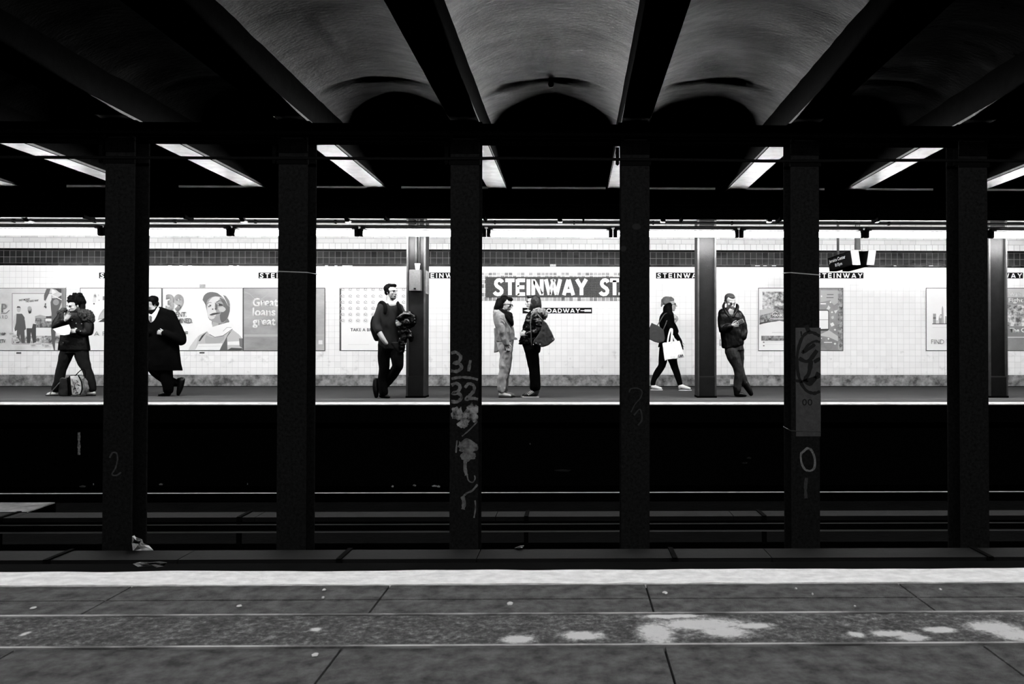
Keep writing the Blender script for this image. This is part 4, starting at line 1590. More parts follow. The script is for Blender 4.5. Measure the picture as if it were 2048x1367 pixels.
mesh_obj('mesh_plate', bm, mat('bright_expanded_metal', .40, rough=.5, metal=.4, var=.5, vscale=5), pan)
bm = bmesh.new()
B(bm, -9.5, b1.x, 9.18, 9.2, ZT, zg)
B(bm, -9.5, a1.x, 9.75, 9.77, ZT, zg - .01)
mesh_obj('side_rail', bm, M_rail, pan)

# ---- litter
M_paper = mat('crumpled_paper', .80, rough=.7, var=.3, vscale=20)


def scrap(poly, Y, h, label, seed, name='paper_scrap', zoff=None, m=None, d=.12):
    """crumpled sheet: pixel outline, wrinkled in depth."""
    bm = bmesh.new()
    cx = sum(p[0] for p in poly) / len(poly)
    cy = sum(p[1] for p in poly) / len(poly)
    rings = []
    for s in (1.0, .66, .33):
        rings.append([bm.verts.new(at(cx + (x - cx) * s, cy + (y - cy) * s, Y + d * noise.noise(Vector((x * .2, y * .2, seed + s))) + (1 - s) * d * .3)) for x, y in poly])
    c = bm.verts.new(at(cx, cy, Y + d * .3))
    k = len(poly)
    for a, b in zip(rings, rings[1:]):
        for i in range(k):
            bm.faces.new((a[i], a[(i + 1) % k], b[(i + 1) % k], b[i]))
    for i in range(k):
        bm.faces.new((rings[-1][i], rings[-1][(i + 1) % k], c))
    o = mesh_obj(name, bm, m or M_paper)
    so = o.modifiers.new('thick', 'SOLIDIFY')
    so.thickness = .003
    return props(o, label, 'litter')


scrap([(264, 1072), (268, 1070), (269, 1073), (284, 1078), (287, 1086), (298, 1091), (307, 1100), (284, 1101), (266, 1101), (264, 1085)], 6.93, .1, 'crumpled white paper leaning against the foot of the leftmost column', 1)
scrap([(266, 1127), (280, 1123), (300, 1124), (318, 1122), (334, 1124), (328, 1131), (312, 1134), (296, 1131), (276, 1133)], 6.3, .1, 'torn plastic wrapper lying below the leftmost column, by the platform', 2, 'plastic_wrapper', m=mat('clear_wrapper', .10, rough=.3, var=1, vscale=30, g2=.45), d=.1)
scrap([(1029, 1095), (1040, 1091), (1048, 1090), (1045, 1095), (1036, 1096)], 6.9, .1, 'small white scrap behind the broad cover board, right of the spray painted column', 3)
for i, (px, py, w, g) in enumerate([(785, 972, 5, .7), (829, 970, 7, .6), (869, 971, 11, .8), (877, 972, 7, .8), (322, 968, 8, .4), (495, 967, 2, .8), (165, 972, 14, .25), (187, 968, 2, .8),
                                    (1125, 940, 34, .04), (1498, 915, 10, .05), (1489, 925, 12, .03), (1060, 887, 3, .1)]):
    scrap([(px - w / 2, py), (px, py - 2.2), (px + w / 2, py - .5), (px + w / 3, py + 2), (px - w / 3, py + 1.6)], YR2 + .55, .1,
          ['small white scrap behind the far rail, left of the painted column', 'tiny flattened scrap behind the far rail', 'pale crumpled wrapper beside the spray painted column',
           'little white scrap touching the pale wrapper', 'crushed grey cup behind the far rail, near the leftmost column', 'tiny white speck of litter under the cap woman poster',
           'dark torn leaves of paper at the left, behind the far rail', 'tiny bright speck left of the leftmost column', 'long dim rag behind the far rail, under the leather jacket woman',
           'dim crumpled bag in the pit under the man with the phone', 'dim flat scrap below the crumpled bag', 'tiny dim shred in the pit under the station sign'][i],
          10 + i, m=mat('litter_%02d' % i, g, rough=.7, var=.4, vscale=20), d=.04)
# pale paint streak on the pit wall
bm = bmesh.new()
rr = random.Random(5)
pts = [(158, 864 + i * 3) for i in range(16)]
ribbon(bm, pts, 6, YEDGE + .45, .002, widths=[6 * rr.uniform(.5, 1) if i < 9 else 9 * rr.uniform(.4, .8) for i in range(16)])
props(mesh_obj('paint_streak', bm, mat('streak_paint', .5, rough=.8, var=.8, vscale=40)), 'pale vertical paint streak on the pit wall at the left', 'stain')
# chewing gum and chips on the near platform
M_chip = mat('pale_chip', .55, rough=.8)
for px, py, r, lab in [(1330, 1184, 5, 'largest pale crumb on the near platform, right of the middle joint'), (648, 1176, 3.5, 'pale crumb just under the white edge, left of centre'),
                       (646, 1191, 3, 'two pale specks on the joint left of centre'), (66, 1209, 5, 'pale flat gum spot near the left frame edge'),
                       (478, 1207, 5, 'round pale gum spot, left of centre'), (1020, 1204, 6, 'flat pale smear near the middle joint'), (1625, 1188, 2.2, 'small white speck right of centre on the slab joint'),
                       (1592, 1177, 2.2, 'tiny white chip close under the white edge, right side'), (1710, 1213, 2.2, 'small white speck above the worn strip, right side'),
                       (630, 1304, 6, 'pale round gum spot below the worn strip'), (1881, 1180, 3, 'faint chip near the right end of the white edge')]:
    c = fl(px, py)
    q = r * c.y / F
    bm = bmesh.new()
    ellip(bm, (c.x, c.y, .002), (q, q * 1.5, .004 if r < 5 else .003), sub=2)
    for v in bm.verts:
        v.co += Vector((noise.noise(v.co * 300), noise.noise(v.co * 300 + Vector((9, 9, 9))), 0)) * q * .5
    props(mesh_obj('gum_spot', bm, M_chip), lab, 'gum')
# ================================================================== PEOPLE
class Fig:
    """a figure built at its own distance; outline points in photo pixels, depths in the same unit."""

    def __init__(s, feet_py, label=None, px=None):
        s.Y = floor_y(feet_py)
        s.U = s.Y / F
        if label:
            p = at(px, feet_py, s.Y)
            s.root = empty('person', (p.x, s.Y, 0), label, 'person')

    def pt(s, x, y, d=0.0):
        return at(x, y, s.Y + d * s.U)

    def draw(s, bm, prims, k=1.0):
        for p in prims:
            if p[0] == 't':
                pts = p[1]
                flat = p[2] if len(p) > 2 else 1.0
                sp = smooth_pts(pts, 3) if len(pts) > 2 else pts
                ring_tube(bm, [s.pt(q[0], q[1], q[2]) for q in sp], [max(.3, q[3] * k) * s.U for q in sp], n=14, flat=flat)
            elif p[0] == 'r':
                rows = smooth_pts(p[1], 3)
                n = 22
                R_ = []
                for (py, x0, x1, dc, hd) in rows:
                    c = s.pt((x0 + x1) / 2, py, dc)
                    rx, ry = (x1 - x0) / 2 * s.U * k, hd * s.U * k
                    R_.append([bm.verts.new(c + Vector((rx * math.copysign(abs(math.cos(a)) ** .85, math.cos(a)), ry * math.copysign(abs(math.sin(a)) ** .85, math.sin(a)), 0))) for a in [2 * math.pi * i / n for i in range(n)]])
                for a, b in zip(R_, R_[1:]):
                    for i in range(n):
                        bm.faces.new((a[i], a[(i + 1) % n], b[(i + 1) % n], b[i]))
                bm.faces.new(R_[0])
                bm.faces.new(list(reversed(R_[-1])))
            elif p[0] == 'e':
                _, x, y, d, rx, ry, rd = p[:7]
                rot = Matrix.Rotation(math.radians(p[7]), 3, 'Y') if len(p) > 7 else None
                ellip(bm, s.pt(x, y, d), (rx * k * s.U, rd * k * s.U, ry * k * s.U), rot)
            elif p[0] == 'p' and k == 1.0:
                _, poly, d0, d1 = p
                a = [bm.verts.new(s.pt(x, y, d0)) for x, y in poly]
                b = [bm.verts.new(s.pt(x, y, d1)) for x, y in poly]
                bm.faces.new(a)
                bm.faces.new(list(reversed(b)))
                for i in range(len(poly)):
                    j = (i + 1) % len(poly)
                    bm.faces.new((a[i], b[i], b[j], a[j]))

    def cloth(s, name, prims, m, voxel=.009, amp=.007, freq=8.0, smooth=4, parent=None, label=None, st=(1, 1, .55)):
        bm = bmesh.new()
        s.draw(bm, prims)
        o = remesh_obj(name, bm, m, parent or s.root, voxel, smooth, amp, freq, st)
        if label:
            o['label'] = label
        return o

    def frame(s, cx, cy, yaw, pitch, hpx, d=0, roll=0):
        a = math.radians(yaw)
        f = Vector((math.sin(a), -math.cos(a), 0))
        u = Vector((0, 0, 1))
        sd = f.cross(u)
        q = Quaternion(sd, -math.radians(pitch))
        f, u = q @ f, q @ u
        if roll:
            q = Quaternion(f, math.radians(roll))
            u, sd = q @ u, q @ sd
        return (s.pt(cx, cy, d), f, u, sd, hpx * s.U / .232)

    def head(s, bm, fr, ears=True, k=1.0):
        c, f, u, sd, sc = fr

        def L(a, b, e):
            return c + (f * a + u * b + sd * e) * sc
        M = Matrix((sd, f, u)).transposed()

        def el(a, b, e, rs, rf, ru):
            ellip(bm, L(a, b, e), (rs * sc, rf * sc, ru * sc), M)
        el(-.012, .030, 0, .074, .092, .084)
        el(.028, -.030, 0, .058, .062, .082)
        el(.052, -.092, 0, .030, .030, .024)
        el(.020, -.070, 0, .050, .050, .035)
        el(.074, .022, 0, .048, .018, .012)
        for e in (-1, 1):
            el(.058, -.022, .034 * e, .022, .026, .022)
            if ears:
                el(-.004, -.008, .070 * e, .010, .015, .026)
        ring_tube(bm, [L(.088, .016, 0), L(.100, -.006, 0), L(.112, -.026, 0)], [.0075 * sc, .009 * sc, .013 * sc], n=10)
        el(.098, -.030, .010, .009, .010, .008)
        el(.098, -.030, -.010, .009, .010, .008)
        el(.084, -.056, 0, .023, .012, .007)
        el(.083, -.067, 0, .019, .012, .007)

    def face(s, fr, m_eye, m_brow, closed=False, glasses=None):
        c, f, u, sd, sc = fr
        M = Matrix((sd, f, u)).transposed()
        for e in (-1, 1):
            bm = bmesh.new()
            ellip(bm, c + (f * .0835 + u * .001 + sd * .031 * e) * sc, (.0155 * sc, .008 * sc, (.004 if closed else .0065) * sc), M, sub=2)
            mesh_obj('eye', bm, m_eye, s.root, smooth=True)
            bm = bmesh.new()
            ring_tube(bm, [c + (f * .094 + u * .018 + sd * .012 * e) * sc, c + (f * .092 + u * .024 + sd * .030 * e) * sc, c + (f * .078 + u * .019 + sd * .048 * e) * sc],
                      [.0055 * sc, .006 * sc, .004 * sc], n=8)
            mesh_obj('eyebrow', bm, m_brow, s.root, smooth=True)
        bm = bmesh.new()
        ring_tube(bm, [c + (f * .090 + u * -.061 + sd * -.021) * sc, c + (f * .0965 + u * -.0615) * sc, c + (f * .090 + u * -.061 + sd * .021) * sc],
                  [.003 * sc, .0042 * sc, .003 * sc], n=8)
        mesh_obj('mouth', bm, M_mouth, s.root, smooth=True)

    def hair(s, fr, prims, m, extra=(), name='hair', amp=.006, voxel=.007, freq=22):
        """prims in head space: (fwd, up, side, r_side, r_fwd, r_up)."""
        c, f, u, sd, sc = fr
        bm = bmesh.new()
        M = Matrix((sd, f, u)).transposed()
        for a, b, e, rs, rf, ru in prims:
            ellip(bm, c + (f * a + u * b + sd * e) * sc, (rs * sc, rf * sc, ru * sc), M)
        s.draw(bm, extra)
        return remesh_obj(name, bm, m, s.root, voxel, 2, amp, freq, (1, 1, .4))

    def hand(s, bm, wrist, direc, across, curl=35, size=.175, spread=.1, thumb=1, tc=25):
        """palm, four unequal bent fingers and a thumb; curl bends towards direc x across."""
        w = s.pt(*wrist)
        u = Vector(direc).normalized()
        v = (Vector(across) - u * Vector(across).dot(u)).normalized()
        n = u.cross(v).normalized()
        k = size / .18
        M = Matrix((v, u, n)).transposed()
        ellip(bm, w + u * .044 * k, (.040 * k, .052 * k, .0155 * k), M)
        ellip(bm, w + u * .070 * k, (.040 * k, .026 * k, .013 * k), M)
        ring_tube(bm, [w - u * .03, w + u * .02 * k], [.024 * k, .024 * k], flat=1)
        for i, (ln, off) in enumerate(((.070, .031), (.078, .0105), (.072, -.0105), (.058, -.031))):
            p = w + u * (.078 - abs(i - 1) * .003) * k + v * off * k
            pts = [p - u * .015 * k]
            a = 0.0
            d0 = (u + v * spread * (1.5 - i) * .5).normalized()
            for q in (.45, .32, .23):
                pts.append(p.copy())
                a += math.radians(curl) * (1.0 if q < .4 else .8)
                dd = d0 * math.cos(a) + n * math.sin(a)
                p = p + dd * ln * q * k
            pts.append(p)
            ring_tube(bm, pts, [.0088 * k, .0092 * k, .0085 * k, .0078 * k, .0068 * k], n=9)
        p = w + u * .022 * k + v * .030 * thumb * k
        d1 = (u * .75 + v * .65 * thumb + n * .15).normalized()
        d2 = (u * math.cos(math.radians(tc)) + v * .25 * thumb + n * math.sin(math.radians(tc))).normalized()
        ring_tube(bm, [p - d1 * .01, p + d1 * .030 * k, p + d1 * .030 * k + d2 * .028 * k, p + d1 * .030 * k + d2 * .05 * k],
                  [.013 * k, .0115 * k, .010 * k, .008 * k], n=9)

    def body(s, under, skin, fr, m, hands=(), ears=True):
        bm = bmesh.new()
        s.draw(bm, under, .80)
        s.draw(bm, skin)
        s.head(bm, fr, ears)
        for h in hands:
            s.hand(bm, *h[0], **h[1])
        return remesh_obj('body', bm, m, s.root, .0048, 2)

    def shoe(s, name, prims, m, sole=None, label=None, voxel=.006):
        o = s.cloth(name, prims, m, voxel=voxel, amp=.001, freq=20, smooth=2, label=label)
        if sole:
            (hx, hy), (tx, ty), d, w, h, ms = sole
            bm = bmesh.new()
            n = 24
            top, bot = [], []
            a, b = s.pt(hx, hy, d), s.pt(tx, ty, d)
            L = (b - a)
            ln = L.length
            e = L.normalized()
            side = Vector((0, 1, 0))
            for i in range(n):
                t = 2 * math.pi * i / n
                q = (a + b) / 2 + e * (ln / 2) * math.cos(t) + side * w * s.U * (math.sin(t)) * (1 - .12 * math.cos(t + .5))
                q.z = h * s.U
                top.append(bm.verts.new(q))
                bot.append(bm.verts.new(Vector((q.x, q.y, 0.001))))
            bm.faces.new(top)
            bm.faces.new(list(reversed(bot)))
            for i in range(n):
                bm.faces.new((top[i], top[(i + 1) % n], bot[(i + 1) % n], bot[i]))
            mesh_obj('sole', bm, ms, o)
        return o


def thing_px(fg, name, prims, m, label, cat, voxel=.008, amp=.004, freq=9, smooth=3, st=(1, 1, 1)):
    bm = bmesh.new()
    fg.draw(bm, prims)
    o = remesh_obj(name, bm, m, None, voxel, smooth, amp, freq, st)
    return props(o, label, cat)


M_skin = mat('pale_skin', .38, rough=.55, spec=.25, var=.06, vscale=20)
M_skin2 = mat('tan_skin', .29, rough=.55, spec=.25, var=.06, vscale=20)
M_mouth = mat('lips', .12, rough=.5)
M_eye = mat('dark_eye', .015, rough=.2)
M_brow = mat('dark_eyebrow', .02, rough=.8)
M_hair = mat('black_hair', .0015, rough=.6, spec=.05, bump=.5, bscale=120, stretch=(1, 1, .15))
M_hair2 = mat('brown_hair', .006, rough=.4, spec=.3, bump=.6, bscale=90, stretch=(1, 1, .1))
M_blk = mat('black_cloth', .003, rough=.9, spec=.05, bump=.4, bscale=90)
M_coat = mat('black_wool', .002, rough=.95, spec=.02)
M_jean = mat('dark_denim', .006, rough=.85, spec=.15, var=.5, vscale=12, bump=.3, bscale=120)
M_leath = mat('black_leather', .002, rough=.27, spec=.32, bump=.35, bscale=18, rvar=.1, vscale=20)
M_wshoe = mat('white_shoe', .70, rough=.5)
M_dshoe = mat('dark_shoe', .004, rough=.35, spec=.4)

# ---------- woman reading a paper
A_ = Fig(791, 'woman in a dark fur-shouldered jacket covering her mouth while reading a paper', 147)
jk = [('r', [(616, 150, 166, 3, 6), (621, 138, 169, 3, 9), (626, 124, 172, 0, 12), (636, 122, 174, 0, 15), (655, 124, 172, 0, 15), (671, 123, 174, 0, 15), (686, 120, 176, 0, 16), (700, 118, 178, 0, 16)]),
      ('t', [(127, 629, 0, 9.5), (116, 645, -5, 9), (112, 653, -8, 8)]), ('t', [(112, 653, -8, 7.5), (121, 647, -13, 7), (129, 641, -16, 6)]),
      ('t', [(168, 632, 0, 10), (177, 650, -2, 10), (176, 664, -6, 8.5)]), ('t', [(176, 664, -6, 8), (166, 665, -12, 7), (156, 662, -17, 5.5)])]
tr = [('r', [(694, 121, 176, 0, 14), (706, 123, 175, 0, 13)]),
      ('t', [(135, 702, 0, 13), (130, 716, 0, 12), (123, 738, 0, 9.5), (119, 757, 0, 9), (112, 777, 0, 8)]),
      ('t', [(162, 702, 0, 13), (165, 716, 0, 12), (174, 738, 0, 9), (181, 760, 0, 8.5), (186, 778, 0, 7)])]
fr = A_.frame(148.5, 611, -26, 16, 29)
A_.body(jk + tr, [('t', [(152, 612, 2, 6.5), (150, 622, 2, 7)]), ('t', [(112, 775, 0, 4), (109, 785, 0, 4)]), ('t', [(186, 776, 0, 4), (185, 785, 0, 4)])], fr, M_skin,
        hands=[(((131, 639, -19), (.62, -.1, .74), (-.7, 0, .6)), dict(curl=12, size=.18)),
               (((157, 662, -18), (-1, -.1, .06), (0, .3, 1)), dict(curl=14, size=.16))])
A_.face(fr, M_eye, M_brow, closed=True)
A_.hair(fr, [(-.04, .085, 0, .096, .090, .080), (-.02, .05, -.06, .022, .045, .06), (-.02, .05, .06, .022, .045, .06), (.01, .125, 0, .07, .05, .05), (.035, .092, 0, .066, .045, .036), (-.06, .0, 0, .080, .05, .06)], M_hair,
        [('t', [(158, 593, 2, 7), (165, 598, 3, 5), (169, 601, 3, 1.5)]), ('t', [(160, 590, 0, 5), (166, 592, 0, 1.2)]), ('t', [(150, 588, 0, 5), (152, 585.5, 0, 1)]), ('e', 163, 603, 4, 7, 8, 8)], amp=.012)
A_.cloth('jacket', jk, mat('dark_quilted_jacket', .003, rough=.42, spec=.12, bump=.4, bscale=30), amp=.010)
A_.cloth('collar', [('t', [(157, 626, -9, 3), (163, 621, -7, 4), (166, 613, 0, 5)]), ('t', [(160, 606, 6, 4.5), (166, 610, 3, 5)])], M_blk, amp=.004)
M_fur = mat('dark_fur', .002, rough=.8, spec=.05, var=1, vscale=70, g2=.09, contrast=.12, bump=1.0, bscale=120)
A_.cloth('fur_trim', [('t', [(165, 626, -6, 9), (174, 630, -6, 11), (178, 638, -4, 10)])], M_fur, amp=.018, freq=30, voxel=.006, smooth=1, label='dark fur over the shoulder')
A_.cloth('fur_trim', [('t', [(120, 626, 0, 6), (129, 620, -2, 5)])], M_fur, amp=.018, freq=30, voxel=.006, smooth=1, label='dark fur over the shoulder')
A_.cloth('trousers', tr, M_jean, amp=.008)
A_.shoe('shoe', [('t', [(113, 786.5, 0, 4.5), (104, 787, 0, 4.2), (96, 788.2, 0, 3)], 1.1)], M_wshoe, ((116, 788), (91, 788), 0, 5, 1.6, M_dshoe), label='white shoe')
A_.shoe('shoe', [('t', [(187, 785, 0, 4.5), (181, 786, 0, 4.5), (176, 787.5, 0, 3.4)], 1.1)], M_wshoe, ((191, 788), (172, 788), 0, 5, 1.6, M_dshoe), label='white shoe')
# buttons
bm = bmesh.new()
for x, y in ((152, 646), (163, 647), (144, 640), (126, 685)):
    ellip(bm, A_.pt(x, y, -16.5), (.011, .006, .011), sub=1)
mesh_obj('button', bm, mat('metal_snap', .6, rough=.3, metal=1), A_.root)['kind'] = 'stuff'
bm = bmesh.new()


def sheet(fg, name, rows_, m, label, cat, th=.002):
    bm = bmesh.new()
    vv = [[bm.verts.new(fg.pt(*p)) for p in r] for r in rows_]
    for a, b in zip(vv, vv[1:]):
        for i in range(len(a) - 1):
            bm.faces.new((a[i], a[i + 1], b[i + 1], b[i]))
    o = mesh_obj(name, bm, m)
    md = o.modifiers.new('t', 'SOLIDIFY')
    md.thickness = th
    return props(o, label, cat)


sheet(A_, 'sheet_of_paper', [[(106, 657.5, -24), (122, 653, -26), (138, 648.5, -24)], [(112, 663, -27), (124, 661, -28), (142, 658.5, -24)], [(115, 669, -26), (128, 670, -28), (139, 668, -25)]],
      mat('white_sheet', .9, rough=.7), 'creased white sheet of paper held by the woman at the left', 'paper')
# bags at her feet
bagf = Fig(792)
thing_px(bagf, 'leather_pouch', [('p', [(120, 757), (125, 754.5), (134, 757), (136, 790), (134, 791), (118, 791), (117, 780)], -5, 5)], mat('dark_brown_leather', .02, rough=.4, var=.4, vscale=10, bump=.3),
         'small dark leather bag standing left of the printed tote at the feet of the woman', 'bag', amp=.004)
o = thing_px(bagf, 'black_bag', [('p', [(131, 756), (140, 753), (143, 770), (142, 791), (133, 791)], -3, 7)], M_blk, 'flat black bag squeezed between the leather bag and the printed tote', 'bag', amp=.003)
M_print = mat('printed_canvas', .75, rough=.6, var=1, vscale=13, g2=.06, contrast=.05)
o = thing_px(bagf, 'printed_tote', [('p', [(139, 752), (157, 750.5), (163, 762), (164, 778), (160, 788), (150, 791), (142, 789)], -9, 2)], mat('pale_canvas', .62, rough=.6, var=.15, vscale=12),
             'pale tote bag with dark printed sketches, on the platform between the feet of the woman', 'bag', amp=.004)
bm = bmesh.new()
rr = random.Random(4)
YB = bagf.Y - 9.6 * bagf.U
for pts, w in (([(147, 762), (149, 772), (147, 785)], 1.0), ([(149, 772), (152, 780), (155, 786)], 1.0), ([(144, 758), (146, 768)], .8), ([(152, 760), (156, 762), (153, 765)], 1.0),
               ([(155, 768), (159, 770)], 1.4), ([(150, 764), (152, 768)], 1.2), ([(157, 774), (155, 778)], 1.0), ([(146, 778), (152, 776)], 1.6), ([(150, 786), (156, 784)], 1.5), ([(143, 770), (146, 773)], .9)):
    ribbon(bm, pts, w, YB, .003)
mesh_obj('printed_sketch', bm, M_blk, o)['label'] = 'dark sketchy print'
bm = bmesh.new()
bagf.draw(bm, [('t', [(150, 752, -6, .9), (156, 745, -6, .9), (163, 739, -6, .9), (168, 738, -6, .9), (171, 745, -4, .9), (170, 755, -4, .9)])])
mesh_obj('handle', bm, M_blk, o, smooth=True)
bm = bmesh.new()
bagf.draw(bm, [('t', [(139, 752, -9.4, 1.1), (141, 772, -9.6, 1.1), (143, 789, -9.4, 1.1)]), ('t', [(157, 751, -9.4, 1.1), (163, 764, -9.4, 1.1), (164, 779, -9.2, 1.1), (160, 788, -9, 1.1)])])
mesh_obj('dark_edging', bm, M_blk, o, smooth=True)
thing_px(bagf, 'grey_satchel', [('p', [(158, 751), (168, 753), (175, 762), (178, 776), (172, 788), (160, 790), (160, 770)], -3, 8)], mat('mottled_grey_leather', .06, rough=.35, var=1, vscale=9, g2=.40, contrast=.12),
         'crumpled shiny grey bag right behind the printed tote', 'bag', amp=.010)
bm = bmesh.new()
bagf.draw(bm, [('t', [(119, 765, -6, .8), (110, 775, -7, .8), (102, 784, -8, .8), (99, 790.5, -9, .8)])])
props(mesh_obj('bag_strap', bm, mat('grey_strap', .10, rough=.6), smooth=True), 'loose bag strap trailing over the left white shoe', 'strap')

# ---------- man in the long black coat
B_ = Fig(792, 'man in a long black coat and white shirt half hidden by the leftmost column', 325)
ct = [('r', [(613, 311, 321, 4, 5), (618, 300, 335, 4, 8), (624, 287, 345, 1, 12), (640, 283, 350, 0, 16), (657, 283, 353, 0, 17), (680, 281, 355, 0, 17), (700, 280, 357, 2, 18), (722, 280, 360, 2, 18), (740.5, 280, 363.5, 3, 18)]),
      ('t', [(340, 629, 0, 10), (352, 655, 2, 11), (360, 672, 0, 10.5), (362, 681, -3, 9.5)]), ('t', [(361, 682, -4, 9), (345, 673, -14, 8), (329, 666, -18, 6.5)]),
      ('t', [(291, 630, 0, 10), (286, 655, -2, 9)]), ('t', [(286, 655, -2, 9), (300, 665, -14, 7)])]
tr = [('t', [(330, 735, 2, 14), (333, 757, 0, 11.5), (335.5, 770, 0, 10.5), (336, 779, 0, 10)]),
      ('t', [(300, 722, -4, 14), (314, 742, -2, 12), (330, 756, 4, 10.5)]), ('t', [(330, 756, 6, 9.5), (343, 763, 8, 8.5), (353, 765, 9, 7)])]
fr = B_.frame(303, 608, -34, 18, 30, 0)
B_.body(ct + tr, [('t', [(306, 612, 2, 7), (308, 622, 1, 8)]), ('t', [(335, 776, 0, 4.5), (334, 785, 0, 4.5)]), ('t', [(353, 766, 9, 4), (360, 764, 9, 4)])], fr, M_skin2,
        hands=[(((328, 667, -19), (-1, -.25, .35), (.1, .2, 1)), dict(curl=38, size=.17))])
B_.face(fr, M_eye, M_brow, closed=True)
B_.hair(fr, [(-.01, .015, .062, .020, .035, .05), (-.01, .015, -.062, .020, .035, .05), (-.03, .055, 0, .088, .094, .070), (.03, .090, 0, .066, .045, .030), (-.06, -.0, 0, .078, .045, .06)], M_hair)
coat = B_.cloth('long_coat', ct, M_coat, amp=.006)
B_.cloth('shirt', [('p', [(296, 626), (303, 629), (310, 622), (316, 613), (319, 617), (312, 634), (303, 650), (298, 640)], -16.5, -2)], mat('white_shirt', .85, rough=.7), voxel=.006, amp=.002)
B_.cloth('tie', [('p', [(298, 632), (302, 630), (304, 634), (303, 646), (299, 642)], -18.5, -15)], mat('patterned_dark_tie', .03, rough=.5, var=1, vscale=40, g2=.2), voxel=.005, amp=.0)
B_.cloth('trousers', tr, M_coat, amp=.006)
B_.shoe('shoe', [('t', [(337, 785, 0, 6), (328, 787, 0, 5), (319, 788.8, 0, 3)], 1.0)], M_dshoe, ((341, 788), (315, 788), 0, 5, 1.4, M_dshoe))
B_.shoe('shoe', [('t', [(363, 760, 9, 6.5), (361, 771, 9, 6), (358, 782, 9, 4.8), (356.5, 788, 9, 3.2)], 1.0), ('t', [(357, 758, 9, 3), (367, 758, 9, 3)])], M_dshoe)

# ---------- man with the backpack
C_ = Fig(796, 'dark-haired man in a dark long-sleeved top standing cross-legged beside a platform column', 772)
sh = [('r', [(606, 766, 793, 1, 8), (609, 761, 798, 0, 11), (616, 757, 802, 0, 13), (630, 758, 800, 0, 14), (645, 761, 797, 0, 15), (660, 761, 798, 0, 15), (675, 758, 801, 0, 15), (690, 757, 805, 0, 15), (698, 764, 806, 0, 15)]),
      ('t', [(762, 614, 0, 8.5), (756, 634, -5, 9), (753, 650, -9, 9), (757, 661, -13, 8)]),
      ('t', [(798, 614, 0, 8), (807, 632, -3, 7.5), (810, 643, -6, 7)]), ('t', [(810, 644, -6, 6), (803, 648, -12, 5)])]
tr = [('r', [(686, 756, 806, 0, 14), (700, 756, 806, 0, 14)]),
      ('t', [(770, 697, 0, 14), (768, 712, 0, 12.5), (768, 737, 0, 10.5), (765, 762, 0, 9.5), (767, 785, 0, 9)]),
      ('t', [(791, 697, 0, 14), (795, 716, -4, 13), (796, 731, -5, 11.5)]), ('t', [(796, 731, -5, 11), (783, 753, 2, 9.5), (768, 771, 7, 8)])]
fr = C_.frame(782, 583.5, 62, 2, 30, 0)
C_.body(sh + tr, [('t', [(779, 594, 1, 7), (780, 608, 0, 8)]), ('e', 784, 610, -6, 9.5, 7.5, 6.5), ('e', 772, 606, -2, 9, 5, 6), ('e', 791, 606, -2, 8, 4.5, 6), ('t', [(757, 662, -14, 5.6), (765, 676, -18, 5), (772, 686, -18, 4.2)])], fr, M_skin,
        hands=[(((773, 687, -12), (.3, .35, -.8), (1, 0, .4)), dict(curl=10, size=.14)),
               (((805, 646, -15), (-1, -.35, -.1), (0, .25, 1)), dict(curl=62, size=.175))])
C_.face(fr, M_eye, M_brow)
C_.hair(fr, [(-.01, .015, .062, .020, .035, .05), (-.01, .015, -.062, .020, .035, .05), (-.035, .050, 0, .086, .090, .078), (.030, .098, 0, .062, .055, .030), (-.055, .0, 0, .078, .040, .055)], M_hair)
C_.hair(fr, [(.040, -.088, 0, .048, .047, .036)], mat('stubble', .10, rough=.7), name='beard', amp=.001)
C_.cloth('shirt', sh, mat('charcoal_jersey', .022, rough=.9, spec=.03, bump=.2, bscale=80), amp=.008)
C_.cloth('shirt_tail', [('r', [(684, 775, 808, -2, 14), (696, 786, 808, -2, 13.5), (705, 796, 808, -2, 12)])], mat('charcoal_jersey', .028), amp=.005)
C_.cloth('trousers', tr, M_blk, amp=.007)
C_.shoe('boot', [('t', [(752, 760, 8, 5.5), (751, 772, 8, 6), (752, 784, 8, 5.5), (752.5, 792, 8, 4)], .9)], M_dshoe)
C_.shoe('boot', [('t', [(766, 778, 0, 8), (766, 789, 0, 6.5)]), ('t', [(763, 790, 0, 5.5), (771, 791.5, 0, 4.5), (778, 793, 0, 3)], 1.0)], M_dshoe)
bp = thing_px(C_, 'backpack', [('r', [(632, 745, 760, 22, 5), (645, 741, 764, 24, 9), (662, 742, 764, 24, 9), (676, 747, 764, 23, 8), (682, 751, 762, 22, 5)])], M_blk, 'black backpack on the back of the cross-legged man', 'backpack')
for pts in ([(760, 640, 10, 3), (757, 615, 9, 3.4), (762, 604.5, 0, 3.6), (769, 608, -11, 3.8), (771, 618, -15, 3.8), (770, 626, -15.5, 3)],
            [(792, 612, 9, 3), (794, 605, 2, 3.4), (797, 609, -9, 3.4), (803, 624, -13, 3.2), (806, 634, -10, 2.5)]):
    bm = bmesh.new()
    C_.draw(bm, [('t', pts)])
    mesh_obj('shoulder_strap', bm, M_blk, bp, smooth=True)
thing_px(C_, 'leather_jacket', [('t', [(799, 636, -15, 6), (810, 630, -15, 8.5), (822, 633, -13, 9), (825, 643, -12, 8.5), (817, 651, -13, 6)]), ('t', [(801, 642, -11, 6), (814, 644, -14, 9)]),
                                ('t', [(809, 657, -13, 6), (816, 664, -12, 7), (821, 673, -11, 7), (822, 680, -11, 4)]), ('r', [(640, 799, 815, -12, 5), (660, 797, 815, -12, 6), (680, 797, 813, -12, 6.5), (706, 797, 808.5, -11, 6)])],
         M_leath, 'black leather jacket bunched over the forearm of the cross-legged man', 'jacket', amp=.014, freq=9, voxel=.007, smooth=2, st=(.5, 1, 1.4))

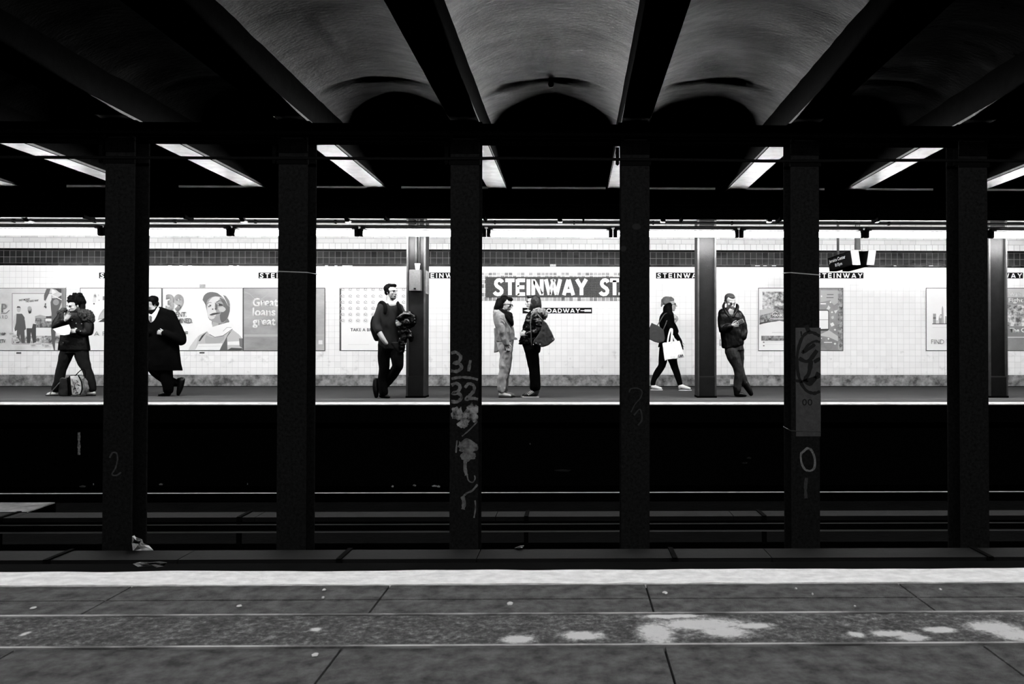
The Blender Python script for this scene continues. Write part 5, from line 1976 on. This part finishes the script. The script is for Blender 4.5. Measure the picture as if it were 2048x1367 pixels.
# ---------- woman in the light denim jacket
D_ = Fig(794, 'woman in a light denim jacket, dark scarf and sunglasses, hands at her sides', 1006)
jk = [('r', [(618, 990, 1006, 0, 10), (623, 987, 1012, 0, 17), (632, 986, 1019, 0, 20), (645, 988, 1024, 0, 20), (660, 991, 1028, 0, 18), (673, 992, 1029, 0, 17), (683, 992, 1026, 0, 17)]),
      ('t', [(999, 632, -17, 9.5), (1002, 652, -20, 9.5), (1006, 668, -21, 8), (1013, 686, -20, 6.8)]),
      ('t', [(999, 632, 17, 9.5), (1006, 652, 20, 9), (1014, 670, 18, 7.5), (1019, 688, 14, 6.5)]),
      ('p', [(1024, 672), (1034, 675), (1035, 679), (1024, 680)], -10, 2)]
tr = [('r', [(680, 993, 1027, 0, 17), (692, 994, 1026, 0, 17), (702, 997, 1025, 0, 16)]),
      ('t', [(1010, 696, -8, 14), (1011.5, 709, -8, 12.5), (1010, 725, -8, 11), (1008, 741, -8, 10.2), (1004, 757, -8, 9.6), (1002, 779, -8, 8)]),
      ('t', [(1012, 696, 8, 14), (1013, 725, 8, 11), (1011, 741, 8, 10), (1009, 757, 8, 9), (1009, 778, 8, 7.5)])]
fr = D_.frame(1012.5, 608, 70, 16, 29, 0)
D_.body(jk + tr, [('t', [(1006, 612, 0, 6.5), (1002, 624, 0, 7)]), ('t', [(1002, 776, -8, 4), (1003, 787, -8, 4)]), ('t', [(1009, 776, 8, 4), (1012, 785, 8, 4)])], fr, M_skin,
        hands=[(((1013, 686, -20), (.28, 0, -1), (1, .3, .3)), dict(curl=22, size=.165, thumb=1))], ears=False)
D_.face(fr, M_eye, M_brow)
D_.hair(fr, [(-.045, .050, 0, .088, .086, .080), (.045, .094, 0, .062, .045, .030), (-.075, -.02, 0, .08, .05, .09), (-.02, -.02, -.062, .026, .035, .06)], M_hair,
        [('t', [(1000, 604, -2, 9), (998, 612, -4, 9), (993, 620, -4, 7), (988, 624, -4, 3)]), ('t', [(1000, 610, 4, 10), (996, 620, 3, 6)])])
c, f, u, sd, sc = fr
bm = bmesh.new()
Mx = Matrix((sd, f, u)).transposed()
for e in (-1, 1):
    ellip(bm, c + (f * .092 + u * -.004 + sd * .033 * e) * sc, (.027 * sc, .012 * sc, .021 * sc), Mx, sub=2)
    ring_tube(bm, [c + (f * .085 + u * .004 + sd * .055 * e) * sc, c + (f * .0 + u * .0 + sd * .078 * e) * sc], [.003 * sc, .003 * sc], n=6)
mesh_obj('sunglasses', bm, mat('black_lens', .004, rough=.1, spec=.8), D_.root, smooth=True)
M_denim = mat('light_denim', .20, rough=.8, spec=.2, var=.35, vscale=16, contrast=.2, bump=.4, bscale=70)
D_.cloth('denim_jacket', jk, M_denim, amp=.011, freq=11)
bm = bmesh.new()
for pts in ([(1001, 636, -29.5), (1008, 640, -29), (1014, 648, -26)], [(1012, 640, -22), (1018, 656, -21), (1020, 676, -19)], [(994, 681, -17), (1008, 683, -22), (1026, 681, -13)]):
    D_.draw(bm, [('t', [(a, b, c_, .7) for a, b, c_ in pts])])
mesh_obj('seam', bm, mat('denim_seam', .10, rough=.8), D_.root, smooth=True)
D_.cloth('scarf', [('t', [(1000, 621, -6, 6), (1007, 625, -11, 6.5), (1016, 630, -7, 6.5), (1021, 635, -2, 6), (1014, 626, 6, 6)]), ('t', [(1004, 625, -10, 5.5), (1014, 635, -15, 5.5), (1021, 642, -15, 4.5), (1025, 650, -12, 2)]),
                   ('t', [(1018, 630, -4, 7), (1023, 640, -4, 4.5), (1025, 648, -4, 2.5)])], M_blk, amp=.008, freq=14)
D_.cloth('shirt_tail', [('p', [(988, 656), (994, 654), (999, 664), (999, 700), (996, 703), (988, 705), (989, 685)], -6, 6)], mat('light_grey_cotton', .25, rough=.8, var=.2), voxel=.007, amp=.006)
D_.cloth('trousers', tr, mat('light_chino', .38, rough=.85, spec=.15, var=.18, vscale=8, bump=.3, bscale=30), amp=.011, freq=11, st=(1.1, 1.1, .6))
D_.cloth('trouser_pocket_bulge', [('p', [(1008, 690), (1018, 692), (1020, 703), (1010, 706)], -21, -14)], mat('dark_denim_glove', .05, rough=.8), voxel=.006, amp=.004, label='dark cloth hanging from the pocket')
D_.shoe('shoe', [('t', [(1001, 788.5, -8, 4.6), (1011, 789.5, -8, 4.2), (1020, 791, -8, 2.8)], 1.1)], mat('pale_flat_shoe', .5, rough=.6), ((997, 790), (1026, 790), -8, 5.2, 1.6, M_dshoe))
D_.shoe('shoe', [('t', [(1010, 786.5, 8, 4.2), (1019, 788, 8, 3.8), (1027, 789.5, 8, 2.6)], 1.1)], mat('shaded_flat_shoe', .45, rough=.6), ((1006, 790), (1031, 790), 8, 5.2, 1.4, M_dshoe))

# ---------- woman in the black leather jacket
E_ = Fig(794, 'woman in a shiny black jacket with a fur collar facing the denim jacket woman', 1068)
jk = [('r', [(620, 1062, 1080, 0, 10), (626, 1057, 1084, 0, 17), (634, 1052, 1086, 0, 20), (648, 1047, 1086, 0, 20), (663, 1043, 1085, 0, 18), (677, 1040, 1083, 0, 18), (688, 1037, 1082, 0, 18)]),
      ('t', [(1074, 634, -17, 10), (1079, 648, -21, 10), (1078, 660, -22, 9)]), ('t', [(1078, 661, -22, 8.5), (1066, 666, -25, 7), (1054, 667.5, -23, 5.4)]),
      ('t', [(1070, 634, 17, 9.5), (1062, 652, 18, 8), (1050, 664, 14, 6)])]
tr = [('r', [(682, 1042, 1082, 0, 18), (694, 1046, 1082, 0, 17), (705, 1050, 1080, 0, 16)]),
      ('t', [(1063, 698, -8, 15), (1065, 712, -8, 13), (1067, 728, -8, 11.5), (1069, 744, -8, 11), (1070.5, 762, -8, 10.5), (1071, 774, -8, 10)]),
      ('t', [(1062, 698, 8, 14), (1066, 728, 8, 11), (1068, 744, 8, 10), (1068, 774, 8, 9)])]
fr = E_.frame(1064.5, 605, -78, -2, 28, 0)
E_.body(jk + tr, [('t', [(1069, 612, 0, 6.5), (1070, 624, 0, 7)]), ('t', [(1071, 774, -8, 4.5), (1071, 786, -8, 4.5)]), ('t', [(1066, 774, 8, 4.5), (1064, 786, 8, 4.5)])], fr, M_skin,
        hands=[(((1054, 668, -24), (-1, 0, .1), (.05, .2, 1)), dict(curl=32, size=.16))], ears=False)
E_.face(fr, M_eye, M_brow)
E_.hair(fr, [(-.042, .048, 0, .092, .088, .082), (.045, .092, 0, .064, .045, .030), (-.07, -.03, 0, .085, .055, .10), (-.035, -.03, .072, .022, .05, .085)], M_hair2,
        [('t', [(1071, 600, -3, 10.5), (1073, 612, -5, 10), (1073, 620, -4, 8)]), ('t', [(1064, 610, -9, 4), (1064, 620, -8, 3.4)])])
E_.cloth('jacket', jk, M_leath, amp=.012, freq=12, st=(.6, 1, 1.3))
E_.cloth('fur_collar', [('t', [(1066, 627, -12, 4.5), (1073, 622, -14, 6), (1083, 623, -10, 7), (1089, 628, -2, 6.5), (1088, 634, 6, 5)])],
         mat('pale_brown_fur', .10, rough=.9, var=1, vscale=60, g2=.42, contrast=.15, bump=1, bscale=100), amp=.016, freq=32, voxel=.006, smooth=1, label='pale fur collar')
E_.cloth('trousers', tr, M_coat, amp=.006)
M_can = mat('black_canvas_shoe', .012, rough=.7)
for (dx, d) in ((0, -8), (-3, 8)):
    o = E_.shoe('sneaker', [('t', [(1073 + dx, 781, d, 6), (1071 + dx, 786, d, 6)]), ('t', [(1072 + dx, 787, d, 5.2), (1060 + dx, 788.5, d, 4.4), (1050 + dx, 790.2, d, 3)], 1.1)], M_can,
                ((1078 + dx, 790), (1044.5 + dx, 790), d, 4.6, 2.4, mat('white_rubber', .8, rough=.5)), label='black canvas sneaker with white sole')
    bm = bmesh.new()
    for q in range(5):
        x = 1066 - q * 2.4 + dx
        y = 781.5 + q * 1.35
        E_.draw(bm, [('t', [(x - 2, y - .5, d - 4.5, .7), (x + 1.5, y + 2.6, d - 5.2, .7)])])
    mesh_obj('laces', bm, mat('white_lace', .8, rough=.7), o)
hb = thing_px(E_, 'handbag', [('p', [(1085, 639), (1094, 646), (1110, 677), (1109, 680), (1097, 690), (1084, 694), (1066, 686), (1068, 680), (1077, 668), (1082, 655)], -31, -22)],
              mat('dark_grey_leather', .014, rough=.4, spec=.6, var=.4, vscale=8, bump=.2, bscale=40), 'large dark leather handbag hanging from the shoulder of the fur collar woman', 'handbag', amp=.006)
bm = bmesh.new()
E_.draw(bm, [('t', [(1063, 690, -31, .9), (1062, 668, -34, .9), (1061, 645, -31, 1.1), (1064, 630, -27, 1.2), (1072, 624, -22, 1.2)]), ('t', [(1072, 624, -22, 1.2), (1080, 634, -33, 1.2), (1086, 642, -30, 1.2)])])
mesh_obj('strap', bm, mat('strap_leather', .05, rough=.4), hb, smooth=True)
bm = bmesh.new()
for x, y in ((1072, 686), (1080, 688), (1106, 678), (1067, 689)):
    ellip(bm, E_.pt(x, y, -31.3), (.009, .005, .009), sub=1)
mesh_obj('stud', bm, mat('metal_snap', .6), hb)['kind'] = 'stuff'

# ---------- woman walking
F_ = Fig(780, 'woman in black walking right, wearing a light beanie and glasses', 1338)
jk = [('r', [(619, 1329, 1341, 0, 9), (624, 1325, 1345, 0, 14), (632, 1320, 1348, 0, 16), (645, 1318, 1349, 0, 17), (658, 1321, 1349, 0, 16), (672, 1322, 1350, 0, 16), (686, 1318, 1350, 0, 16), (694, 1316, 1347, 0, 15)]),
      ('t', [(1332, 634, -14, 8), (1338, 648, -17, 7.5), (1346, 661, -18, 6.5)]), ('t', [(1346, 661, -18, 6), (1355, 674, -17, 5), (1361, 684, -16, 4)]),
      ('t', [(1336, 634, 14, 8), (1345, 650, 14, 7), (1351, 661, 10, 6)]), ('e', 1351, 662, -6, 6, 6.5, 6)]
tr = [('r', [(688, 1319, 1349, 0, 15), (700, 1321, 1350, 0, 14)]),
      ('t', [(1330, 698, 5, 12), (1326.5, 712, 5, 9.5), (1324, 730, 5, 7.8), (1315, 745, 5, 7), (1308, 758, 5, 5.5), (1306, 768, 5, 5)]),
      ('t', [(1340, 698, -5, 13), (1345, 718, -5, 9.5), (1349, 733, -5, 7.5), (1355, 750, -5, 6.5), (1360, 769, -5, 5)])]
fr = F_.frame(1340.5, 609.5, 84, -3, 26, 0)
F_.body(jk + tr, [('t', [(1336, 614, 0, 6), (1335, 624, 0, 6.5)]), ('t', [(1306, 765, 5, 3.6), (1306, 775, 5, 3.6)]), ('t', [(1360, 766, -5, 3.6), (1360, 775, -5, 3.6)])], fr, M_skin,
        hands=[(((1360, 683, -16), (.35, 0, -1), (1, .3, .3)), dict(curl=25, size=.15))], ears=False)
F_.face(fr, M_eye, M_brow)
F_.hair(fr, [(-.02, .01, 0, .084, .080, .085), (-.03, -.06, 0, .08, .055, .075)], M_hair, [('t', [(1337, 612, -6, 7), (1338, 624, -8, 7), (1343, 633, -9, 5), (1345, 638, -9, 2)]), ('t', [(1334, 616, 0, 8), (1333, 626, 0, 7)])])
F_.hair(fr, [(-.055, .075, 0, .094, .100, .082), (-.01, .090, 0, .086, .085, .055)], mat('light_knit', .14, rough=.95, spec=.1, var=.25, vscale=14, bump=.7, bscale=50),
        [('t', [(1328, 602, 0, 6.5), (1324.5, 607, 0, 3), (1322.5, 612.5, 0, 1.4)])], name='beanie', amp=.006)
c, f, u, sd, sc = fr
bm = bmesh.new()
for e in (-1, 1):
    pts = [c + (f * .097 + u * (.002 + .018 * math.sin(t)) + sd * (.033 + .023 * math.cos(t)) * e) * sc for t in [2 * math.pi * i / 12 for i in range(13)]]
    ring_tube(bm, pts, [.0022 * sc] * 13, n=6, cap=False)
    ring_tube(bm, [c + (f * .090 + u * .006 + sd * .056 * e) * sc, c + (u * .004 + sd * .078 * e) * sc], [.0025 * sc, .0025 * sc], n=6)
mesh_obj('glasses', bm, M_blk, F_.root, smooth=True)
F_.cloth('jacket', jk, M_coat, amp=.006)
F_.cloth('scarf', [('t', [(1344, 630, -3, 4), (1350, 635, -4, 5), (1354, 637, -4, 3.4), (1350, 643, -5, 3)])], mat('grey_check_scarf', .35, rough=.9, var=.5, vscale=25), amp=.004, voxel=.007)
F_.cloth('trousers', tr, M_coat, amp=.005)
for pr, so in (([('t', [(1306, 772.5, 5, 4.6), (1313, 774.5, 5, 3.8), (1322, 776.4, 5, 2.5)], 1.1)], ((1301, 777), (1325.5, 777), 5, 3.8, 1.4, M_wshoe)),
               ([('t', [(1361, 771, -5, 5), (1368, 774, -5, 4.4), (1379, 776.4, -5, 2.8)], 1.1)], ((1357, 777), (1383.5, 777), -5, 3.8, 1.4, M_wshoe))):
    F_.shoe('shoe', pr, M_wshoe, so, label='white slip-on shoe')
thing_px(F_, 'shoulder_bag', [('p', [(1303, 645), (1316, 651), (1327, 659), (1330.5, 677), (1327, 683), (1319, 685.5), (1311, 684), (1298, 678), (1297, 660)], -26, -16)],
         mat('charcoal_canvas', .016, rough=.7, var=.3, vscale=10), 'dark grey shoulder bag behind the walking woman', 'bag', amp=.005)
bm = bmesh.new()
F_.draw(bm, [('t', [(1315, 650, -22, 1), (1321, 640, -21, 1), (1328, 629, -18, 1.1), (1335, 627, -14, 1.1), (1334, 640, -22, 1), (1327, 658, -24, 1)])])
mesh_obj('strap', bm, mat('strap_leather', .05), bpy.data.objects['shoulder_bag'], smooth=True)
F_.cloth('sleeve_strap', [('t', [(1361, 683, -19, 1.6), (1364, 690, -19, 2), (1366, 698, -18, 1.4)])], M_blk, voxel=.006, amp=.002)
tote = thing_px(F_, 'white_tote_bag', [('p', [(1325, 686), (1340, 683), (1359, 681), (1364, 697), (1369, 713.5), (1352, 717), (1338, 718), (1329.5, 721.5), (1327, 705)], -35, -27)],
                mat('white_canvas', .82, rough=.8, bump=.3, bscale=30), 'bright white canvas tote bag carried by the walking woman', 'bag', amp=.006)
for pts in ([(1335, 686, -35.5, 1.4), (1337, 672, -32, 1.5), (1341, 659, -26, 1.8), (1344, 659, -26, 2), (1343.5, 672, -32, 1.8), (1342, 685, -35.5, 1.6)],
            [(1345, 683, -27, 1.2), (1345, 670, -26, 1.3), (1348, 676, -27, 1.3), (1350, 682, -27, 1.2)]):
    bm = bmesh.new()
    F_.draw(bm, [('t', pts, .35)])
    mesh_obj('handle', bm, _M['white_canvas'], tote, smooth=True)
a = F_.pt(1356.5, 714, -35.8)
b = F_.pt(1367, 711.8, -35.8)
text_on('CAA', a, b, 4.6 * F_.U, M_blk, tote, bold=.03, thick=.004, up=Vector((-.15, 0, 1)).normalized())

# ---------- man with the phone
G_ = Fig(793, 'cropped-haired man in a dark jacket leaning on a column looking at his phone', 1468)
jk = [('r', [(615, 1451, 1473, 4, 7), (620, 1446, 1479, 3, 9), (627, 1442, 1482, 0, 12), (636, 1440, 1484, 0, 15), (650, 1440, 1486, 0, 15), (665, 1440, 1487, 0, 16), (680, 1442, 1487, 0, 16), (690, 1443, 1487, 0, 16), (696, 1444, 1476, 0, 15)]),
      ('t', [(1445, 626, 0, 9), (1443.5, 645, -4, 9), (1445, 658, -8, 8.5)]), ('t', [(1446, 658, -8, 8), (1456, 655, -16, 7), (1463, 652, -20, 5.5)]),
      ('t', [(1478, 628, 0, 8.5), (1484, 645, 0, 8.5), (1487, 662, -2, 8), (1486, 674, -6, 7)])]
tr = [('r', [(688, 1446, 1487, 0, 14), (700, 1450, 1488, 0, 14)]),
      ('t', [(1462, 700, -4, 13), (1468, 716, -6, 12.5), (1475, 732, -8, 10), (1477, 745, -8, 9), (1476, 765, -8, 8.5), (1474, 778, -8, 8)]),
      ('t', [(1476, 700, 6, 12), (1478, 716, 8, 10), (1478, 735, 8, 9.5), (1483, 752, 8, 9), (1489, 766, 6, 8)])]
fr = G_.frame(1460.5, 603.5, 14, 24, 31, -3)
G_.body(jk + tr, [('t', [(1460, 610, 3, 7), (1461, 624, 1, 8)]), ('e', 1461, 624, -7, 4.5, 8, 5), ('t', [(1474, 776, -8, 4.5), (1475, 786, -8, 4.5)]), ('t', [(1488, 764, 6, 4.5), (1496, 778, 6, 4.5)])], fr, M_skin,
        hands=[(((1464, 651, -21), (.9, -.35, .25), (-.2, 0, 1)), dict(curl=40, size=.18))])
G_.face(fr, M_eye, M_brow, closed=True)
G_.hair(fr, [(-.015, .02, .060, .019, .040, .045), (-.015, .02, -.060, .019, .040, .045), (-.035, .048, 0, .082, .086, .074), (-.055, .0, 0, .077, .042, .05), (.015, .088, .0, .050, .055, .028)], mat('cropped_hair', .02, rough=.6, bump=.4, bscale=120), amp=.002)
G_.cloth('jacket', jk, mat('dark_waxed_jacket', .003, rough=.38, spec=.15, bump=.4, bscale=24), amp=.011, freq=11)
G_.cloth('collar', [('t', [(1449, 605, 4, 2.5), (1447, 613, 1, 3), (1451, 622, -7, 3.2), (1458, 632, -14, 2.6)]), ('t', [(1474, 609, 4, 2.5), (1475, 614, 0, 3.4), (1471, 624, -10, 3), (1466, 634, -14, 2.6)])],
         mat('dark_waxed_jacket', .013), amp=.004, voxel=.007)
G_.cloth('t_shirt', [('p', [(1455, 620), (1468, 619), (1467, 627), (1464, 636), (1460, 632)], -13.5, -2)], mat('light_tee', .22, rough=.8), voxel=.006, amp=.002)
G_.cloth('trousers', tr, mat('worn_dark_jeans', .008, rough=.8, spec=.1, var=1, vscale=5, g2=.04, contrast=.15, bump=.3), amp=.008, freq=11)
G_.shoe('boot', [('t', [(1474, 774, -8, 8.2), (1474, 786, -8, 6.5)]), ('t', [(1473, 787, -8, 5.8), (1483, 788.8, -8, 4.6), (1491, 790.3, -8, 2.8)], 1.1)], M_dshoe)
G_.shoe('boot', [('t', [(1490, 766, 6, 7.5), (1496, 776, 6, 6.4), (1502, 787, 6, 4.8)], 1.0)], M_dshoe)
G_.cloth('jacket_cord', [('t', [(1440.5, 678, -4, .7), (1440, 684, -4, .7), (1440.5, 691, -4, .8)])], M_blk, voxel=.004, amp=0, smooth=0)
ph = bmesh.new()
c = G_.pt(1480, 643.5, -29)
Mx = Matrix.Translation(c) @ Matrix.Rotation(math.radians(-22), 4, 'Y') @ Matrix.Rotation(math.radians(58), 4, 'X')
B(ph, -.060, .060, -.035, .035, -.005, .005)
bmesh.ops.bevel(ph, geom=list(ph.edges), offset=.004, segments=2, affect='EDGES')
bmesh.ops.transform(ph, matrix=Mx, verts=ph.verts)
po = props(mesh_obj('mobile_phone', ph, mat('phone_case_grey', .30, rough=.4)), 'slim phone held by the man leaning on the column', 'phone')
ph = bmesh.new()
B(ph, -.054, .054, -.031, .031, .0045, .0062)
bmesh.ops.transform(ph, matrix=Mx, verts=ph.verts)
mesh_obj('screen', ph, mat('phone_glass', .02, rough=.08), po)
